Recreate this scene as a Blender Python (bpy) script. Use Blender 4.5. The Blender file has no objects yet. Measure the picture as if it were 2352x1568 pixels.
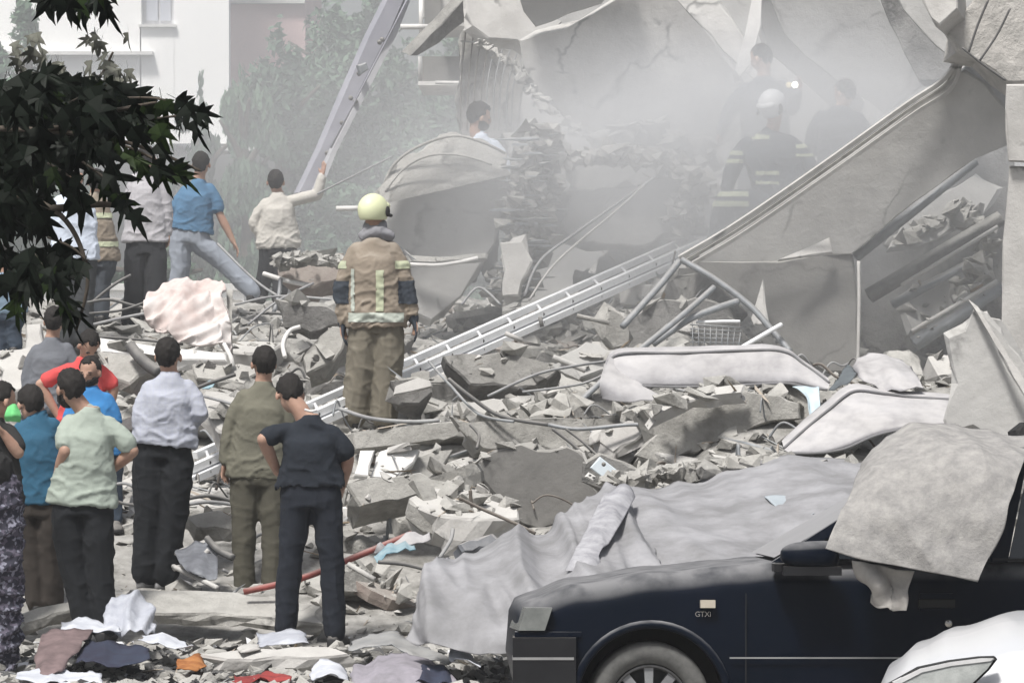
import bpy, bmesh, math, random
import numpy as np
from mathutils import Vector, Matrix, noise
random.seed(11)
rnd = random.random
def U(a, b): return a + (b - a) * rnd()
SC = bpy.context.scene
COL = SC.collection

# ------------------------------------------------------------------ camera, sky, sun
FPX, CX, CY = 7500.0, 1176.0, 784.0
PITCH = math.atan(186 / 7500)
CAM = Vector((0, 0, 2.3))
cd = bpy.data.cameras.new('camera'); cam = bpy.data.objects.new('camera', cd); COL.objects.link(cam)
cam.location = CAM; cam.rotation_euler = (math.radians(90) - PITCH, 0, 0)
cd.sensor_width = 36; cd.lens = 36 * FPX / 2352; cd.clip_start = 0.5; cd.clip_end = 600
SC.camera = cam
w = bpy.data.worlds.new('World'); SC.world = w; w.use_nodes = True
nt = w.node_tree; nt.nodes.clear()
sky = nt.nodes.new('ShaderNodeTexSky'); sky.sky_type = 'NISHITA'; sky.sun_disc = False
SUN_EL, SUN_AZ = math.radians(60), math.radians(207)      # azimuth clockwise from +Y
sky.sun_elevation = SUN_EL; sky.sun_rotation = SUN_AZ; sky.dust_density = 4.0; sky.air_density = 1.0
hs = nt.nodes.new('ShaderNodeHueSaturation'); hs.inputs['Saturation'].default_value = 0.42
bg = nt.nodes.new('ShaderNodeBackground'); bg.inputs['Strength'].default_value = 0.074
wo = nt.nodes.new('ShaderNodeOutputWorld')
nt.links.new(sky.outputs[0], hs.inputs['Color']); nt.links.new(hs.outputs[0], bg.inputs[0]); nt.links.new(bg.outputs[0], wo.inputs[0])
sd = bpy.data.lights.new('sun', 'SUN'); sd.energy = 3.0; sd.angle = math.radians(10); sd.color = (1, 0.97, 0.93)
sun = bpy.data.objects.new('sun', sd); COL.objects.link(sun)
sdir = Vector((math.sin(SUN_AZ) * math.cos(SUN_EL), math.cos(SUN_AZ) * math.cos(SUN_EL), math.sin(SUN_EL)))
sun.rotation_euler = sdir.to_track_quat('Z', 'Y').to_euler(); sun.location = (0, 0, 30)
SC.view_settings.view_transform = 'Standard'; SC.view_settings.look = 'None'
SC.view_settings.gamma = 1; SC.view_settings.use_curve_mapping = False
SC.view_settings.exposure = 0.55
SC.cycles.use_denoising = True; SC.cycles.max_bounces = 5; SC.cycles.diffuse_bounces = 3
SC.cycles.glossy_bounces = 2; SC.cycles.transmission_bounces = 3; SC.cycles.volume_bounces = 1
SC.cycles.transparent_max_bounces = 6

# ------------------------------------------------------------------ pixel <-> world (2352 wide frame)
cp, sp = math.cos(PITCH), math.sin(PITCH)
FWD, UP, RT = Vector((0, cp, -sp)), Vector((0, sp, cp)), Vector((1, 0, 0))
def ray(x, y): return FWD + RT * ((x - CX) / FPX) + UP * ((CY - y) / FPX)
def V(x, y, D):
    d = ray(x, y); return CAM + d * (D / d.y)
def px(p):
    q = Vector(p) - CAM; f = q.dot(FWD)
    return CX + FPX * q.x / f, CY - FPX * q.dot(UP) / f
def on_plane(x, y, p0, n):
    d = ray(x, y); k = d.dot(n)
    if abs(k) < 1e-4: k = 1e-4
    return CAM + d * ((p0 - CAM).dot(n) / k)
def N(p, s=1.0, o=0.0): return noise.noise(Vector((p[0] * s + o, p[1] * s + o * 1.7, p[2] * s - o)))

# ------------------------------------------------------------------ materials
MATS = {}
def mat(name, c1, c2=None, scale=3.0, rough=0.85, bump=0.0, bscale=30.0, metal=0.0, dust=0.0, dustcol=(0.42, 0.40, 0.37), detail=6, spec=0.3, emit=None, coat=0.0, check=None, dlo=0.25, stretch=None, subs=0.0, crack=0.0, dw=0.55, dmin=0.45):
    if name in MATS: return MATS[name]
    m = bpy.data.materials.new(name); m.use_nodes = True; t = m.node_tree; n = t.nodes; L = t.links
    b = n['Principled BSDF']; b.inputs['Roughness'].default_value = rough; b.inputs['Metallic'].default_value = metal
    b.inputs['Specular IOR Level'].default_value = spec; b.inputs['Coat Weight'].default_value = coat; b.inputs['Coat Roughness'].default_value = 0.1
    if subs: b.inputs['Subsurface Weight'].default_value = subs; b.inputs['Subsurface Radius'].default_value = (0.02, 0.008, 0.004)
    tc = n.new('ShaderNodeTexCoord'); vec = tc.outputs['Object']
    if stretch:
        mp = n.new('ShaderNodeMapping'); mp.inputs['Scale'].default_value = stretch; L.new(vec, mp.inputs[0]); vec = mp.outputs[0]
    if c2 is None: c2 = tuple(v * 0.8 for v in c1)
    nz = n.new('ShaderNodeTexNoise'); nz.inputs['Scale'].default_value = scale; nz.inputs['Detail'].default_value = detail; nz.inputs['Roughness'].default_value = 0.65
    L.new(vec, nz.inputs['Vector'])
    cr = n.new('ShaderNodeValToRGB'); cr.color_ramp.elements[0].position = 0.35; cr.color_ramp.elements[1].position = 0.65
    cr.color_ramp.elements[0].color = (*c2, 1); cr.color_ramp.elements[1].color = (*c1, 1)
    L.new(nz.outputs['Fac'], cr.inputs[0]); out = cr.outputs[0]
    if crack:
        wn = n.new('ShaderNodeTexNoise'); wn.inputs['Scale'].default_value = 2.5; wn.inputs['Detail'].default_value = 5; L.new(tc.outputs['Object'], wn.inputs['Vector'])
        ad = n.new('ShaderNodeMix'); ad.data_type = 'RGBA'; ad.inputs[0].default_value = .35; L.new(tc.outputs['Object'], ad.inputs[6]); L.new(wn.outputs['Color'], ad.inputs[7])
        vo = n.new('ShaderNodeTexVoronoi'); vo.feature = 'DISTANCE_TO_EDGE'; vo.inputs['Scale'].default_value = 1.3; L.new(ad.outputs[2], vo.inputs['Vector'])
        lt = n.new('ShaderNodeMapRange'); lt.inputs[1].default_value = 0.0; lt.inputs[2].default_value = .022; lt.inputs[3].default_value = crack; lt.inputs[4].default_value = 0; L.new(vo.outputs['Distance'], lt.inputs[0])
        gt = n.new('ShaderNodeMapRange'); gt.inputs[1].default_value = .47; gt.inputs[2].default_value = .56; L.new(wn.outputs['Fac'], gt.inputs[0])
        mc = n.new('ShaderNodeMath'); mc.operation = 'MULTIPLY'; L.new(lt.outputs[0], mc.inputs[0]); L.new(gt.outputs[0], mc.inputs[1])
        mk_ = n.new('ShaderNodeMix'); mk_.data_type = 'RGBA'; L.new(mc.outputs[0], mk_.inputs[0]); L.new(out, mk_.inputs[6]); mk_.inputs[7].default_value = (.05, .05, .048, 1); out = mk_.outputs[2]
    if check:
        cc, cs, cw = check
        sx = n.new('ShaderNodeSeparateXYZ'); L.new(tc.outputs['Object'], sx.inputs[0])
        ms = []
        for ax in ('X', 'Z'):
            a = n.new('ShaderNodeMath'); a.operation = 'MULTIPLY'; a.inputs[1].default_value = 1 / cs; L.new(sx.outputs[ax], a.inputs[0])
            f = n.new('ShaderNodeMath'); f.operation = 'FRACT'; L.new(a.outputs[0], f.inputs[0])
            g = n.new('ShaderNodeMath'); g.operation = 'LESS_THAN'; g.inputs[1].default_value = cw; L.new(f.outputs[0], g.inputs[0]); ms.append(g)
        mx = n.new('ShaderNodeMath'); mx.operation = 'MAXIMUM'; L.new(ms[0].outputs[0], mx.inputs[0]); L.new(ms[1].outputs[0], mx.inputs[1])
        sc_ = n.new('ShaderNodeMath'); sc_.operation = 'MULTIPLY'; sc_.inputs[1].default_value = 0.35; L.new(mx.outputs[0], sc_.inputs[0])
        mm = n.new('ShaderNodeMix'); mm.data_type = 'RGBA'; L.new(sc_.outputs[0], mm.inputs[0]); L.new(out, mm.inputs[6]); mm.inputs[7].default_value = (*cc, 1); out = mm.outputs[2]
    if dust > 0:
        ge = n.new('ShaderNodeNewGeometry'); sx = n.new('ShaderNodeSeparateXYZ'); L.new(ge.outputs['Normal'], sx.inputs[0])
        mr = n.new('ShaderNodeMapRange'); mr.inputs[1].default_value = dlo; mr.inputs[2].default_value = dlo + dw; mr.inputs[4].default_value = dust
        L.new(sx.outputs['Z'], mr.inputs[0])
        n2 = n.new('ShaderNodeTexNoise'); n2.inputs['Scale'].default_value = 9; n2.inputs['Detail'].default_value = 8; L.new(tc.outputs['Object'], n2.inputs['Vector'])
        m3 = n.new('ShaderNodeMapRange'); m3.inputs[1].default_value = 0.3; m3.inputs[2].default_value = 0.6; m3.inputs[3].default_value = dmin; L.new(n2.outputs['Fac'], m3.inputs[0])
        mu = n.new('ShaderNodeMath'); mu.operation = 'MULTIPLY'; L.new(mr.outputs[0], mu.inputs[0]); L.new(m3.outputs[0], mu.inputs[1])
        mm = n.new('ShaderNodeMix'); mm.data_type = 'RGBA'; L.new(mu.outputs[0], mm.inputs[0]); L.new(out, mm.inputs[6]); mm.inputs[7].default_value = (*dustcol, 1); out = mm.outputs[2]
        mr2 = n.new('ShaderNodeMapRange'); mr2.inputs[3].default_value = rough; mr2.inputs[4].default_value = 0.95; L.new(mu.outputs[0], mr2.inputs[0]); L.new(mr2.outputs[0], b.inputs['Roughness'])
        if coat:
            mr4 = n.new('ShaderNodeMapRange'); mr4.inputs[3].default_value = coat; mr4.inputs[4].default_value = 0; mr4.inputs[2].default_value = 0.4; L.new(mu.outputs[0], mr4.inputs[0]); L.new(mr4.outputs[0], b.inputs['Coat Weight'])
    L.new(out, b.inputs['Base Color'])
    if bump > 0:
        nb = n.new('ShaderNodeTexNoise'); nb.inputs['Scale'].default_value = bscale; nb.inputs['Detail'].default_value = 8; nb.inputs['Roughness'].default_value = 0.7
        L.new(vec, nb.inputs['Vector'])
        bu = n.new('ShaderNodeBump'); bu.inputs['Strength'].default_value = 1.0; bu.inputs['Distance'].default_value = bump
        L.new(nb.outputs['Fac'], bu.inputs['Height']); L.new(bu.outputs[0], b.inputs['Normal'])
    if emit: b.inputs['Emission Color'].default_value = (*emit[0], 1); b.inputs['Emission Strength'].default_value = emit[1]
    MATS[name] = m; return m
def volmat(name, dens, col):
    m = bpy.data.materials.new(name); m.use_nodes = True; t = m.node_tree; t.nodes.clear()
    v = t.nodes.new('ShaderNodeVolumePrincipled'); v.inputs['Density'].default_value = dens; v.inputs['Color'].default_value = (*col, 1); v.inputs['Anisotropy'].default_value = 0.0
    o = t.nodes.new('ShaderNodeOutputMaterial'); t.links.new(v.outputs[0], o.inputs['Volume']); return m, v, t
CON = mat('concrete', (0.42, 0.41, 0.385), (0.22, 0.215, 0.2), 3.2, 0.92, 0.03, 11, crack=0.8, dust=0.7, dustcol=(0.5, 0.49, 0.46))
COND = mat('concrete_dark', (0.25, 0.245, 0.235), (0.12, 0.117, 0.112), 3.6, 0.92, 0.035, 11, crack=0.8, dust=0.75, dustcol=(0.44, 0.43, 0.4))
CONL = mat('concrete_pale', (0.52, 0.51, 0.49), (0.38, 0.37, 0.355), 2.6, 0.9, 0.009, 18, crack=0.8, dust=0.5, dustcol=(0.55, 0.54, 0.51))
PLAS = mat('plaster', (0.47, 0.465, 0.45), (0.37, 0.365, 0.355), 1.6, 0.95, 0.012, 7, crack=0.4, dust=0.5, dustcol=(0.5, 0.49, 0.46))
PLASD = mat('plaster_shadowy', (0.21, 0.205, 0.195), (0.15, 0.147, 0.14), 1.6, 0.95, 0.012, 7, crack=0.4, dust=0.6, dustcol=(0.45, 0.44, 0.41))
WHT = mat('white_plaster', (0.74, 0.73, 0.71), (0.56, 0.55, 0.53), 4, 0.9, 0.003, 30)
BRK = mat('brick_dust', (0.33, 0.29, 0.26), (0.23, 0.19, 0.17), 6, 0.95, 0.01, 30, dust=0.7)
STEEL = mat('dull_steel', (0.32, 0.34, 0.36), (0.22, 0.23, 0.24), 8, 0.6, 0.002, 40, metal=0.3, dust=0.5)
REB = mat('rebar', (0.16, 0.14, 0.12), (0.1, 0.085, 0.075), 8, 0.8, 0.001, 60, dust=0.4)
CAB = mat('grey_cable', (0.35, 0.36, 0.36), (0.22, 0.22, 0.23), 5, 0.8, dust=0.3)
CABD = mat('dark_cable', (0.12, 0.12, 0.12), (0.08, 0.08, 0.08), 5, 0.8, dust=0.4)
ALU = mat('aluminium', (0.88, 0.89, 0.9), (0.8, 0.81, 0.82), 20, 0.4, metal=0.1, spec=0.6)
BLK = mat('black_rubber', (0.03, 0.03, 0.03), (0.02, 0.02, 0.02), 5, 0.7)
WOOD = mat('raw_wood', (0.33, 0.27, 0.2), (0.24, 0.19, 0.14), 4, 0.85, 0.002, 30, dust=0.6)
MATT = mat('mattress_cloth', (0.42, 0.415, 0.43), (0.25, 0.245, 0.255), 2.2, 0.9, 0.004, 30, dust=0.3, dustcol=(0.62, 0.6, 0.57))
PIPING = mat('piping', (0.2, 0.2, 0.21), (0.15, 0.15, 0.15), 5, 0.9)
SHEET = mat('dust_sheet', (0.33, 0.33, 0.345), (0.2, 0.2, 0.205), 2.6, 0.92, 0.003, 26)
CARP = mat('carpet', (0.37, 0.36, 0.345), (0.25, 0.245, 0.24), 17, 0.98, 0.006, 60, detail=10)
BLANK = mat('blanket', (0.68, 0.65, 0.63), (0.5, 0.41, 0.385), 2.6, 0.95, 0.004, 30)
SKIN = mat('skin', (0.44, 0.285, 0.215), (0.36, 0.215, 0.16), 8, 0.55, 0.0006, 60, subs=0.05)
HAIR = mat('black_hair', (0.025, 0.022, 0.02), (0.015, 0.013, 0.012), 60, 0.75, 0.006, 110)

# ------------------------------------------------------------------ object helpers
def tag(o, label=None, cat=None, group=None, kind=None):
    if label: o['label'] = label
    if cat: o['category'] = cat
    if group: o['group'] = group
    if kind: o['kind'] = kind
    elif cat and 'kind' not in o: o['kind'] = 'thing'
    return o
def root(name, loc, label, cat, group=None):
    o = bpy.data.objects.new(name, None); COL.objects.link(o); o.location = loc; o.empty_display_size = 0.2
    return tag(o, label, cat, group)
def origin_of(p):
    v = Vector((0, 0, 0))
    while p is not None: v += p.location; p = p.parent
    return v
def mk(name, verts, faces, m, parent=None, smooth=False, loc=None):
    vs = np.array([tuple(v) for v in verts], dtype=float)
    if parent is not None: o0 = np.array(origin_of(parent))
    elif loc is not None: o0 = np.array(loc)
    else: o0 = np.array([(vs[:, 0].min() + vs[:, 0].max()) / 2, (vs[:, 1].min() + vs[:, 1].max()) / 2, vs[:, 2].min()])
    me = bpy.data.meshes.new(name); me.from_pydata((vs - o0).tolist(), [], faces); me.materials.append(m)
    if smooth: me.polygons.foreach_set('use_smooth', [True] * len(me.polygons))
    me.update()
    o = bpy.data.objects.new(name, me); COL.objects.link(o)
    if parent is not None: o.parent = parent
    else: o.location = o0
    return o
def mkbm(name, bm, m, parent=None, smooth=False):
    bm.normal_update(); bm.verts.index_update()
    o = mk(name, [v.co for v in bm.verts], [[v.index for v in f.verts] for f in bm.faces], m, parent, smooth); bm.free(); return o
def rig_box(c, half, ax=None):
    """eight corners of a box, axes ax (three unit vectors)"""
    ax = ax or (Vector((1, 0, 0)), Vector((0, 1, 0)), Vector((0, 0, 1)))
    return [Vector(c) + ax[0] * (i * half[0]) + ax[1] * (j * half[1]) + ax[2] * (k * half[2]) for i in (-1, 1) for j in (-1, 1) for k in (-1, 1)]
BF = [(0, 1, 3, 2), (4, 6, 7, 5), (0, 4, 5, 1), (2, 3, 7, 6), (0, 2, 6, 4), (1, 5, 7, 3)]
def box(name, c, half, m, parent=None, ax=None): return mk(name, rig_box(c, half, ax), BF, m, parent)

def slab(name, poly, D, n, t, m, label=None, cat='slab', group=None, parent=None, rough=0.03, step=0.16, relief=0.0):
    """broken slab: POLY in frame pixels lies on the plane through its centre at depth D with normal n, and goes t metres back from there"""
    n = Vector(n).normalized(); cx = sum(p[0] for p in poly) / len(poly); cy = sum(p[1] for p in poly) / len(poly)
    p0 = V(cx, cy, D); P = [on_plane(x, y, p0, n) for x, y in poly]
    if n.dot(CAM - p0) < 0: n = -n
    o = rnd() * 50; ring = []
    for i, a in enumerate(P):
        b = P[(i + 1) % len(P)]; k = max(1, min(40, int((b - a).length / step)))
        for j in range(k): ring.append(a.lerp(b, j / k))
    c = sum(ring, Vector()) / len(ring); K = len(ring)
    def off(p, amp, oo, s=5.0):
        d = (p - c); d = d - n * d.dot(n)
        if d.length > 0: d.normalize()
        return p + d * (noise.noise(p * s + Vector((oo, 0, 0))) * amp + noise.noise(p * 17 + Vector((0, oo, 0))) * amp * 0.6)
    r1 = [off(p, rough, o) for p in ring]
    ins = min(0.015, t * 0.3)
    r0 = []
    for p in r1:
        d = c - p; d = d - n * d.dot(n); r0.append(p + d.normalized() * ins * (0.6 + rnd()))
    r1b = [p - n * ins for p in r1]
    r2 = [off(p, rough * 1.6, o + 9) - n * t * U(0.45, 0.55) for p in ring]
    r3 = [off(p, rough * 2.0, o + 5) - n * t for p in ring]
    vs = r0 + r1b + r2 + r3
    fs = []
    for r in range(3):
        for i in range(K): j = (i + 1) % K; fs.append((r * K + i, r * K + j, (r + 1) * K + j, (r + 1) * K + i))
    fs.append(tuple(range(K - 1, -1, -1))); fs.append(tuple(3 * K + i for i in range(K)))
    bm = bmesh.new(); bv = [bm.verts.new(v) for v in vs]
    for f in fs: bm.faces.new([bv[i] for i in f])
    big = [f for f in bm.faces if len(f.verts) > 4]
    bmesh.ops.triangulate(bm, faces=big)
    bmesh.ops.recalc_face_normals(bm, faces=bm.faces)
    ob = mkbm(name, bm, m, parent)
    if label: tag(ob, label, cat, group)
    return ob

def cr(p0, p1, p2, p3, t):
    return 0.5 * ((2 * p1) + (p2 - p0) * t + (2 * p0 - 5 * p1 + 4 * p2 - p3) * t * t + (3 * p1 - p0 - 3 * p2 + p3) * t ** 3)
def spline(pts, k):
    out = []; n = len(pts)
    for i in range(n - 1):
        a, b, c, d = pts[max(0, i - 1)], pts[i], pts[i + 1], pts[min(n - 1, i + 2)]
        for j in range(k): out.append(cr(a, b, c, d, j / k))
    out.append(pts[-1]); return out
def tube_geo(P, r, sides=6, taper=1.0):
    vs, fs = [], []; K = len(P)
    prev = Vector((0.3, 0.2, 1))
    for i, p in enumerate(P):
        d = (P[min(K - 1, i + 1)] - P[max(0, i - 1)])
        if d.length < 1e-9: d = Vector((0, 0, 1))
        d.normalize(); u = prev - d * prev.dot(d)
        if u.length < 1e-4: u = d.orthogonal()
        u.normalize(); prev = u; v = d.cross(u); rr = r * (1 + (taper - 1) * i / max(1, K - 1))
        for s in range(sides):
            a = 2 * math.pi * s / sides; vs.append(p + u * math.cos(a) * rr + v * math.sin(a) * rr)
    for i in range(K - 1):
        for s in range(sides):
            t = (s + 1) % sides; fs.append((i * sides + s, i * sides + t, (i + 1) * sides + t, (i + 1) * sides + s))
    fs.append(tuple(range(sides - 1, -1, -1))); fs.append(tuple((K - 1) * sides + s for s in range(sides)))
    return vs, fs
def tube(name, pts, r, m, label=None, cat='cable', group=None, parent=None, k=6, sides=6, smooth=True, taper=1.0, world=False):
    P = [Vector(p) if world else V(*p) for p in pts]
    if k > 1 and len(P) > 2: P = spline(P, k)
    vs, fs = tube_geo(P, r, sides, taper); o = mk(name, vs, fs, m, parent, smooth)
    if label: tag(o, label, cat, group)
    return o
def cloth(name, grid, m, label=None, cat='sheet', group=None, parent=None, k=8, fold=0.03, fs_=3.0, fdir=(1, 0.3), thick=0.005, soft=0.0, fine=0.006, jag=0.0):
    """sheet through a grid of control points (x, y, depth), with folds and real thickness"""
    G = [[V(*p) for p in row] for row in grid]
    G = [spline(r, k) for r in G]; G = list(map(list, zip(*G))); G = [spline(c, k) for c in G]; G = list(map(list, zip(*G)))
    R, C = len(G), len(G[0]); o = rnd() * 30
    A = np.array([[tuple(p) for p in r] for r in G])
    du = np.gradient(A, axis=1); dv = np.gradient(A, axis=0); nn = np.cross(du, dv); nn /= (np.linalg.norm(nn, axis=2, keepdims=True) + 1e-9)
    if nn[..., 1].mean() > 0: nn = -nn
    H = np.zeros((R, C))
    for i in range(R):
        for j in range(C):
            p = A[i, j]; q = Vector((p[0] * fdir[0] + p[2] * fdir[1], p[2] * 0.35 * fdir[0] - p[0] * fdir[1] * 0.35, o)) * fs_
            H[i, j] = (1 - abs(noise.noise(q)) * 2.2) * fold + (1 - abs(noise.noise(q * 2.3 + Vector((3, 1, 0)))) * 2.4) * fold * .35 + noise.noise(Vector(p) * 9 + Vector((o, 0, 0))) * fine * 2 + noise.noise(Vector(p) * 1.3) * fold * 0.7
            if jag and (i in (0, R - 1) or j in (0, C - 1)): A[i, j] += np.array([N(p, 9, o), 0, N(p, 9, o + 4)]) * jag
    A2 = A + nn * H[..., None]; B = A2 - nn * thick
    vs = [tuple(v) for v in A2.reshape(-1, 3)] + [tuple(v) for v in B.reshape(-1, 3)]; S = R * C; fs = []
    for i in range(R - 1):
        for j in range(C - 1):
            a, b, c, d = i * C + j, i * C + j + 1, (i + 1) * C + j + 1, (i + 1) * C + j
            fs.append((a, d, c, b)); fs.append((S + a, S + b, S + c, S + d))
    for j in range(C - 1):
        fs.append((j, j + 1, S + j + 1, S + j)); a = (R - 1) * C + j; fs.append((a + 1, a, S + a, S + a + 1))
    for i in range(R - 1):
        a = i * C; b = (i + 1) * C; fs.append((b, a, S + a, S + b)); a += C - 1; b += C - 1; fs.append((a, b, S + b, S + a))
    ob = mk(name, vs, fs, m, parent, True)
    if label: tag(ob, label, cat, group)
    ob['rc'] = [R, C]; del ob['rc']
    return ob, A2
def hull_bm(n=14, sx=1, sy=1, sz=1, flat=0.0):
    bm = bmesh.new()
    for _ in range(n):
        v = Vector((U(-1, 1), U(-1, 1), U(-1, 1)))
        if flat: v = Vector((v.x, v.y, (1 if v.z > 0 else -1) * U(1 - flat * 0.3, 1)))
        elif v.length > 1: v.normalize()
        bm.verts.new((v.x * sx, v.y * sy, v.z * sz))
    r = bmesh.ops.convex_hull(bm, input=bm.verts)
    bad = [e for e in r['geom_interior'] + r['geom_unused'] if isinstance(e, bmesh.types.BMVert)]
    bmesh.ops.delete(bm, geom=list(set(bad)), context='VERTS'); return bm

# ------------------------------------------------------------------ ground
def lerp_keys(keys, v):
    if v <= keys[0][0]: return keys[0][1]
    for (a, b), (c, d) in zip(keys, keys[1:]):
        if v <= c:
            t = (v - a) / (c - a); t = t * t * (3 - 2 * t); return b + (d - b) * t
    return keys[-1][1]
KL = [(12, 0.0), (16, 0), (17.5, -0.1), (19.5, -0.22), (22.0, -0.26), (23, -0.05), (24.5, 0.3), (28, 0.93), (32, 1.62), (35, 1.85), (38, 1.5), (45, 0.2), (60, 0)]
KX = [(12, 0.0), (16, 0), (18, -0.1), (22.0, 0.25), (24.0, 0.8), (25.2, 1.2), (27, 1.25), (29, 1.15), (31, 1.5), (34, 3.0), (40, 3.4), (50, 2), (60, 0)]
KR = [(12, 0.0), (16, 0), (18, -0.1), (22.0, 0.25), (24.5, 0.7), (27, 1.25), (29, 1.9), (31, 2.45), (34, 3.2), (40, 3.4), (50, 2), (60, 0)]
def ground(X, Y, fine=True):
    t = min(1, max(0, (X * (28 / max(Y, 10)) - 0.2) / 1.6)); t = t * t * (3 - 2 * t)
    z = lerp_keys(KL, Y) * (1 - t) + lerp_keys(KR, Y) * t
    u = min(1, max(0, (X * 28 / max(Y, 10) - 1.3) / .7)); u = u * u * (3 - 2 * u)
    if u > 0: z = z * (1 - u) + lerp_keys(KX, Y) * u
    if fine:
        a = min(1, max(0, (Y - 17.6) / 3)) * (0.35 + 0.6 * min(1, max(0, (Y - 23.4) / 2)))
        p = Vector((X, Y, 0))
        z += a * (noise.noise(p * 0.9) * 0.12 + noise.noise(p * 2.6) * 0.09 + abs(noise.noise(p * 7)) * 0.06 + noise.noise(p * 16) * 0.018)
    return z
XS = np.concatenate([np.arange(-9, 9, 0.085)]); YS = np.concatenate([np.arange(12, 18, 0.25), np.arange(18, 36, 0.085), np.arange(36, 60, 0.4)])
vs = [(x, y, ground(x, y)) for y in YS for x in XS]; W = len(XS)
fs = [(j * W + i, j * W + i + 1, (j + 1) * W + i + 1, (j + 1) * W + i) for j in range(len(YS) - 1) for i in range(W - 1)]
GM = mat('rubble_ground', (0.44, 0.43, 0.41), (0.2, 0.195, 0.18), 5, 0.95, 0.02, 22, detail=12)
tag(mk('rubble_ground', vs, fs, GM, smooth=False, loc=(0, 0, 0)), kind='structure')
g = mk('street', [(-250, -60, -0.5), (250, -60, -0.5), (250, 400, -0.5), (-250, 400, -0.5)], [(0, 1, 2, 3)], mat('asphalt', (0.09, 0.09, 0.09), (0.06, 0.06, 0.06), 2, 0.9, 0.005, 60), loc=(0, 0, 0)); tag(g, kind='structure')

# ------------------------------------------------------------------ far setting
def bg_building():
    D = 72; r = root('apartment_building', V(300, 300, D), 'sunlit white apartment building behind the leaves', 'building')
    WB = mat('white_wall', (0.93, 0.93, 0.92), (0.9, 0.9, 0.88), 0.5, 0.9, 0.003, 4)
    def rect(nm, x0, y0, x1, y1, d0, d1, m, par=r):
        a, b = V(x0, y1, d0), V(x1, y0, d0)
        return mk(nm, [(x, y, z) for x in (a.x, b.x) for y in (d0, d1) for z in (a.z, b.z)], BF, m, par)
    # wall in pieces round the window opening
    rect('wall', -400, -700, 322, 330, D, D + 8, WB); rect('wall', 400, -700, 524, 330, D, D + .4, WB)
    rect('wall', 322, 56, 400, 330, D, D + 8, WB); rect('wall', 322, -700, 400, -140, D, D + 8, WB)
    wn = rect('window', 322, -140, 400, 56, D + 0.25, D + 0.32, mat('window_frame', (0.6, 0.6, 0.62), None, 5, 0.6))
    rect('pane', 336, -130, 362, 48, D + 0.2, D + 0.24, mat('pane', (0.45, 0.47, 0.52), (0.38, 0.4, 0.45), 1, 0.15, spec=0.6), wn)
    rect('pane', 368, -130, 392, 48, D + 0.2, D + 0.24, MATS['pane'], wn)
    rect('sill', 318, 56, 404, 62, D - 0.12, D - 0.005, mat('sill', (0.7, 0.7, 0.68), None, 4, 0.8))
    rect('ledge', -400, 118, 350, 126, D - 0.25, D - 0.004, MATS['sill'])
    rect('ledge', 455, 336, 600, 346, D - 0.25, D + 2, MATS['sill'])
    b = root('brick_building', V(545, 300, D + 9), 'pinkish rendered building just beside the white apartment wall', 'building')
    rect('wall', 520, -700, 700, 330, D + 9, D + 16, mat('pink_render', (0.62, 0.46, 0.45), (0.55, 0.4, 0.39), 1, 0.9, 0.002, 6), b)
    rect('parapet', 516, -4, 700, 8, D + 8.8, D + 8.98, MATS['sill'], b)
    wl = root('low_wall', V(260, 720, 44), 'bright white low wall behind the men on the rubble', 'wall')
    WB2 = WB
    a, c = V(-60, 790, 44), V(560, 590, 44)
    mk('wall', [(x, y, z) for x in (a.x, c.x) for y in (44, 44.4) for z in (a.z, c.z - 0.45)], BF, WB2, wl)
    mk('coping', [(x, y, z) for x in (a.x - .05, c.x + .05) for y in (43.93, 44.47) for z in (c.z - 0.447, c.z - 0.36)], BF, MATS['sill'], wl)
bg_building()

def leafcloud(name, blobs, count, size, m, parent, seed=0, spiky=False):
    rs = np.random.RandomState(seed); vs, fs = [], []
    tot = sum(b[3] * b[4] * b[5] for b in blobs)
    for (x, y, z, rx, ry, rz) in blobs:
        k = int(count * rx * ry * rz / tot)
        for _ in range(k):
            d = rs.normal(size=3); d /= np.linalg.norm(d); q = rs.rand() ** 0.45
            p = np.array([x, y, z]) + d * q * np.array([rx, ry, rz])
            h = noise.noise(Vector(p) * 1.6)
            if h < -0.12: continue
            a, b = rs.normal(size=3), rs.normal(size=3); a /= np.linalg.norm(a); b -= a * a.dot(b); b /= np.linalg.norm(b)
            s = size * (0.5 + rs.rand()); 
            if spiky: a = a * 0.4 + np.array([0, 0, 0.9]); 
            i = len(vs); vs += [p - a * s, p + b * s * 0.4, p + a * s, p - b * s * 0.4]; fs.append((i, i + 1, i + 2, i + 3))
    return mk(name, vs, fs, m, parent)
FOL = mat('misty_foliage', (0.13, 0.21, 0.135), (0.07, 0.12, 0.08), 0.6, 0.9)
FOL2 = mat('misty_foliage_dark', (0.1, 0.165, 0.11), (0.05, 0.09, 0.06), 0.6, 0.9)
BARK = mat('bark', (0.12, 0.1, 0.08), (0.07, 0.06, 0.05), 6, 0.95, 0.01, 20)
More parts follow.
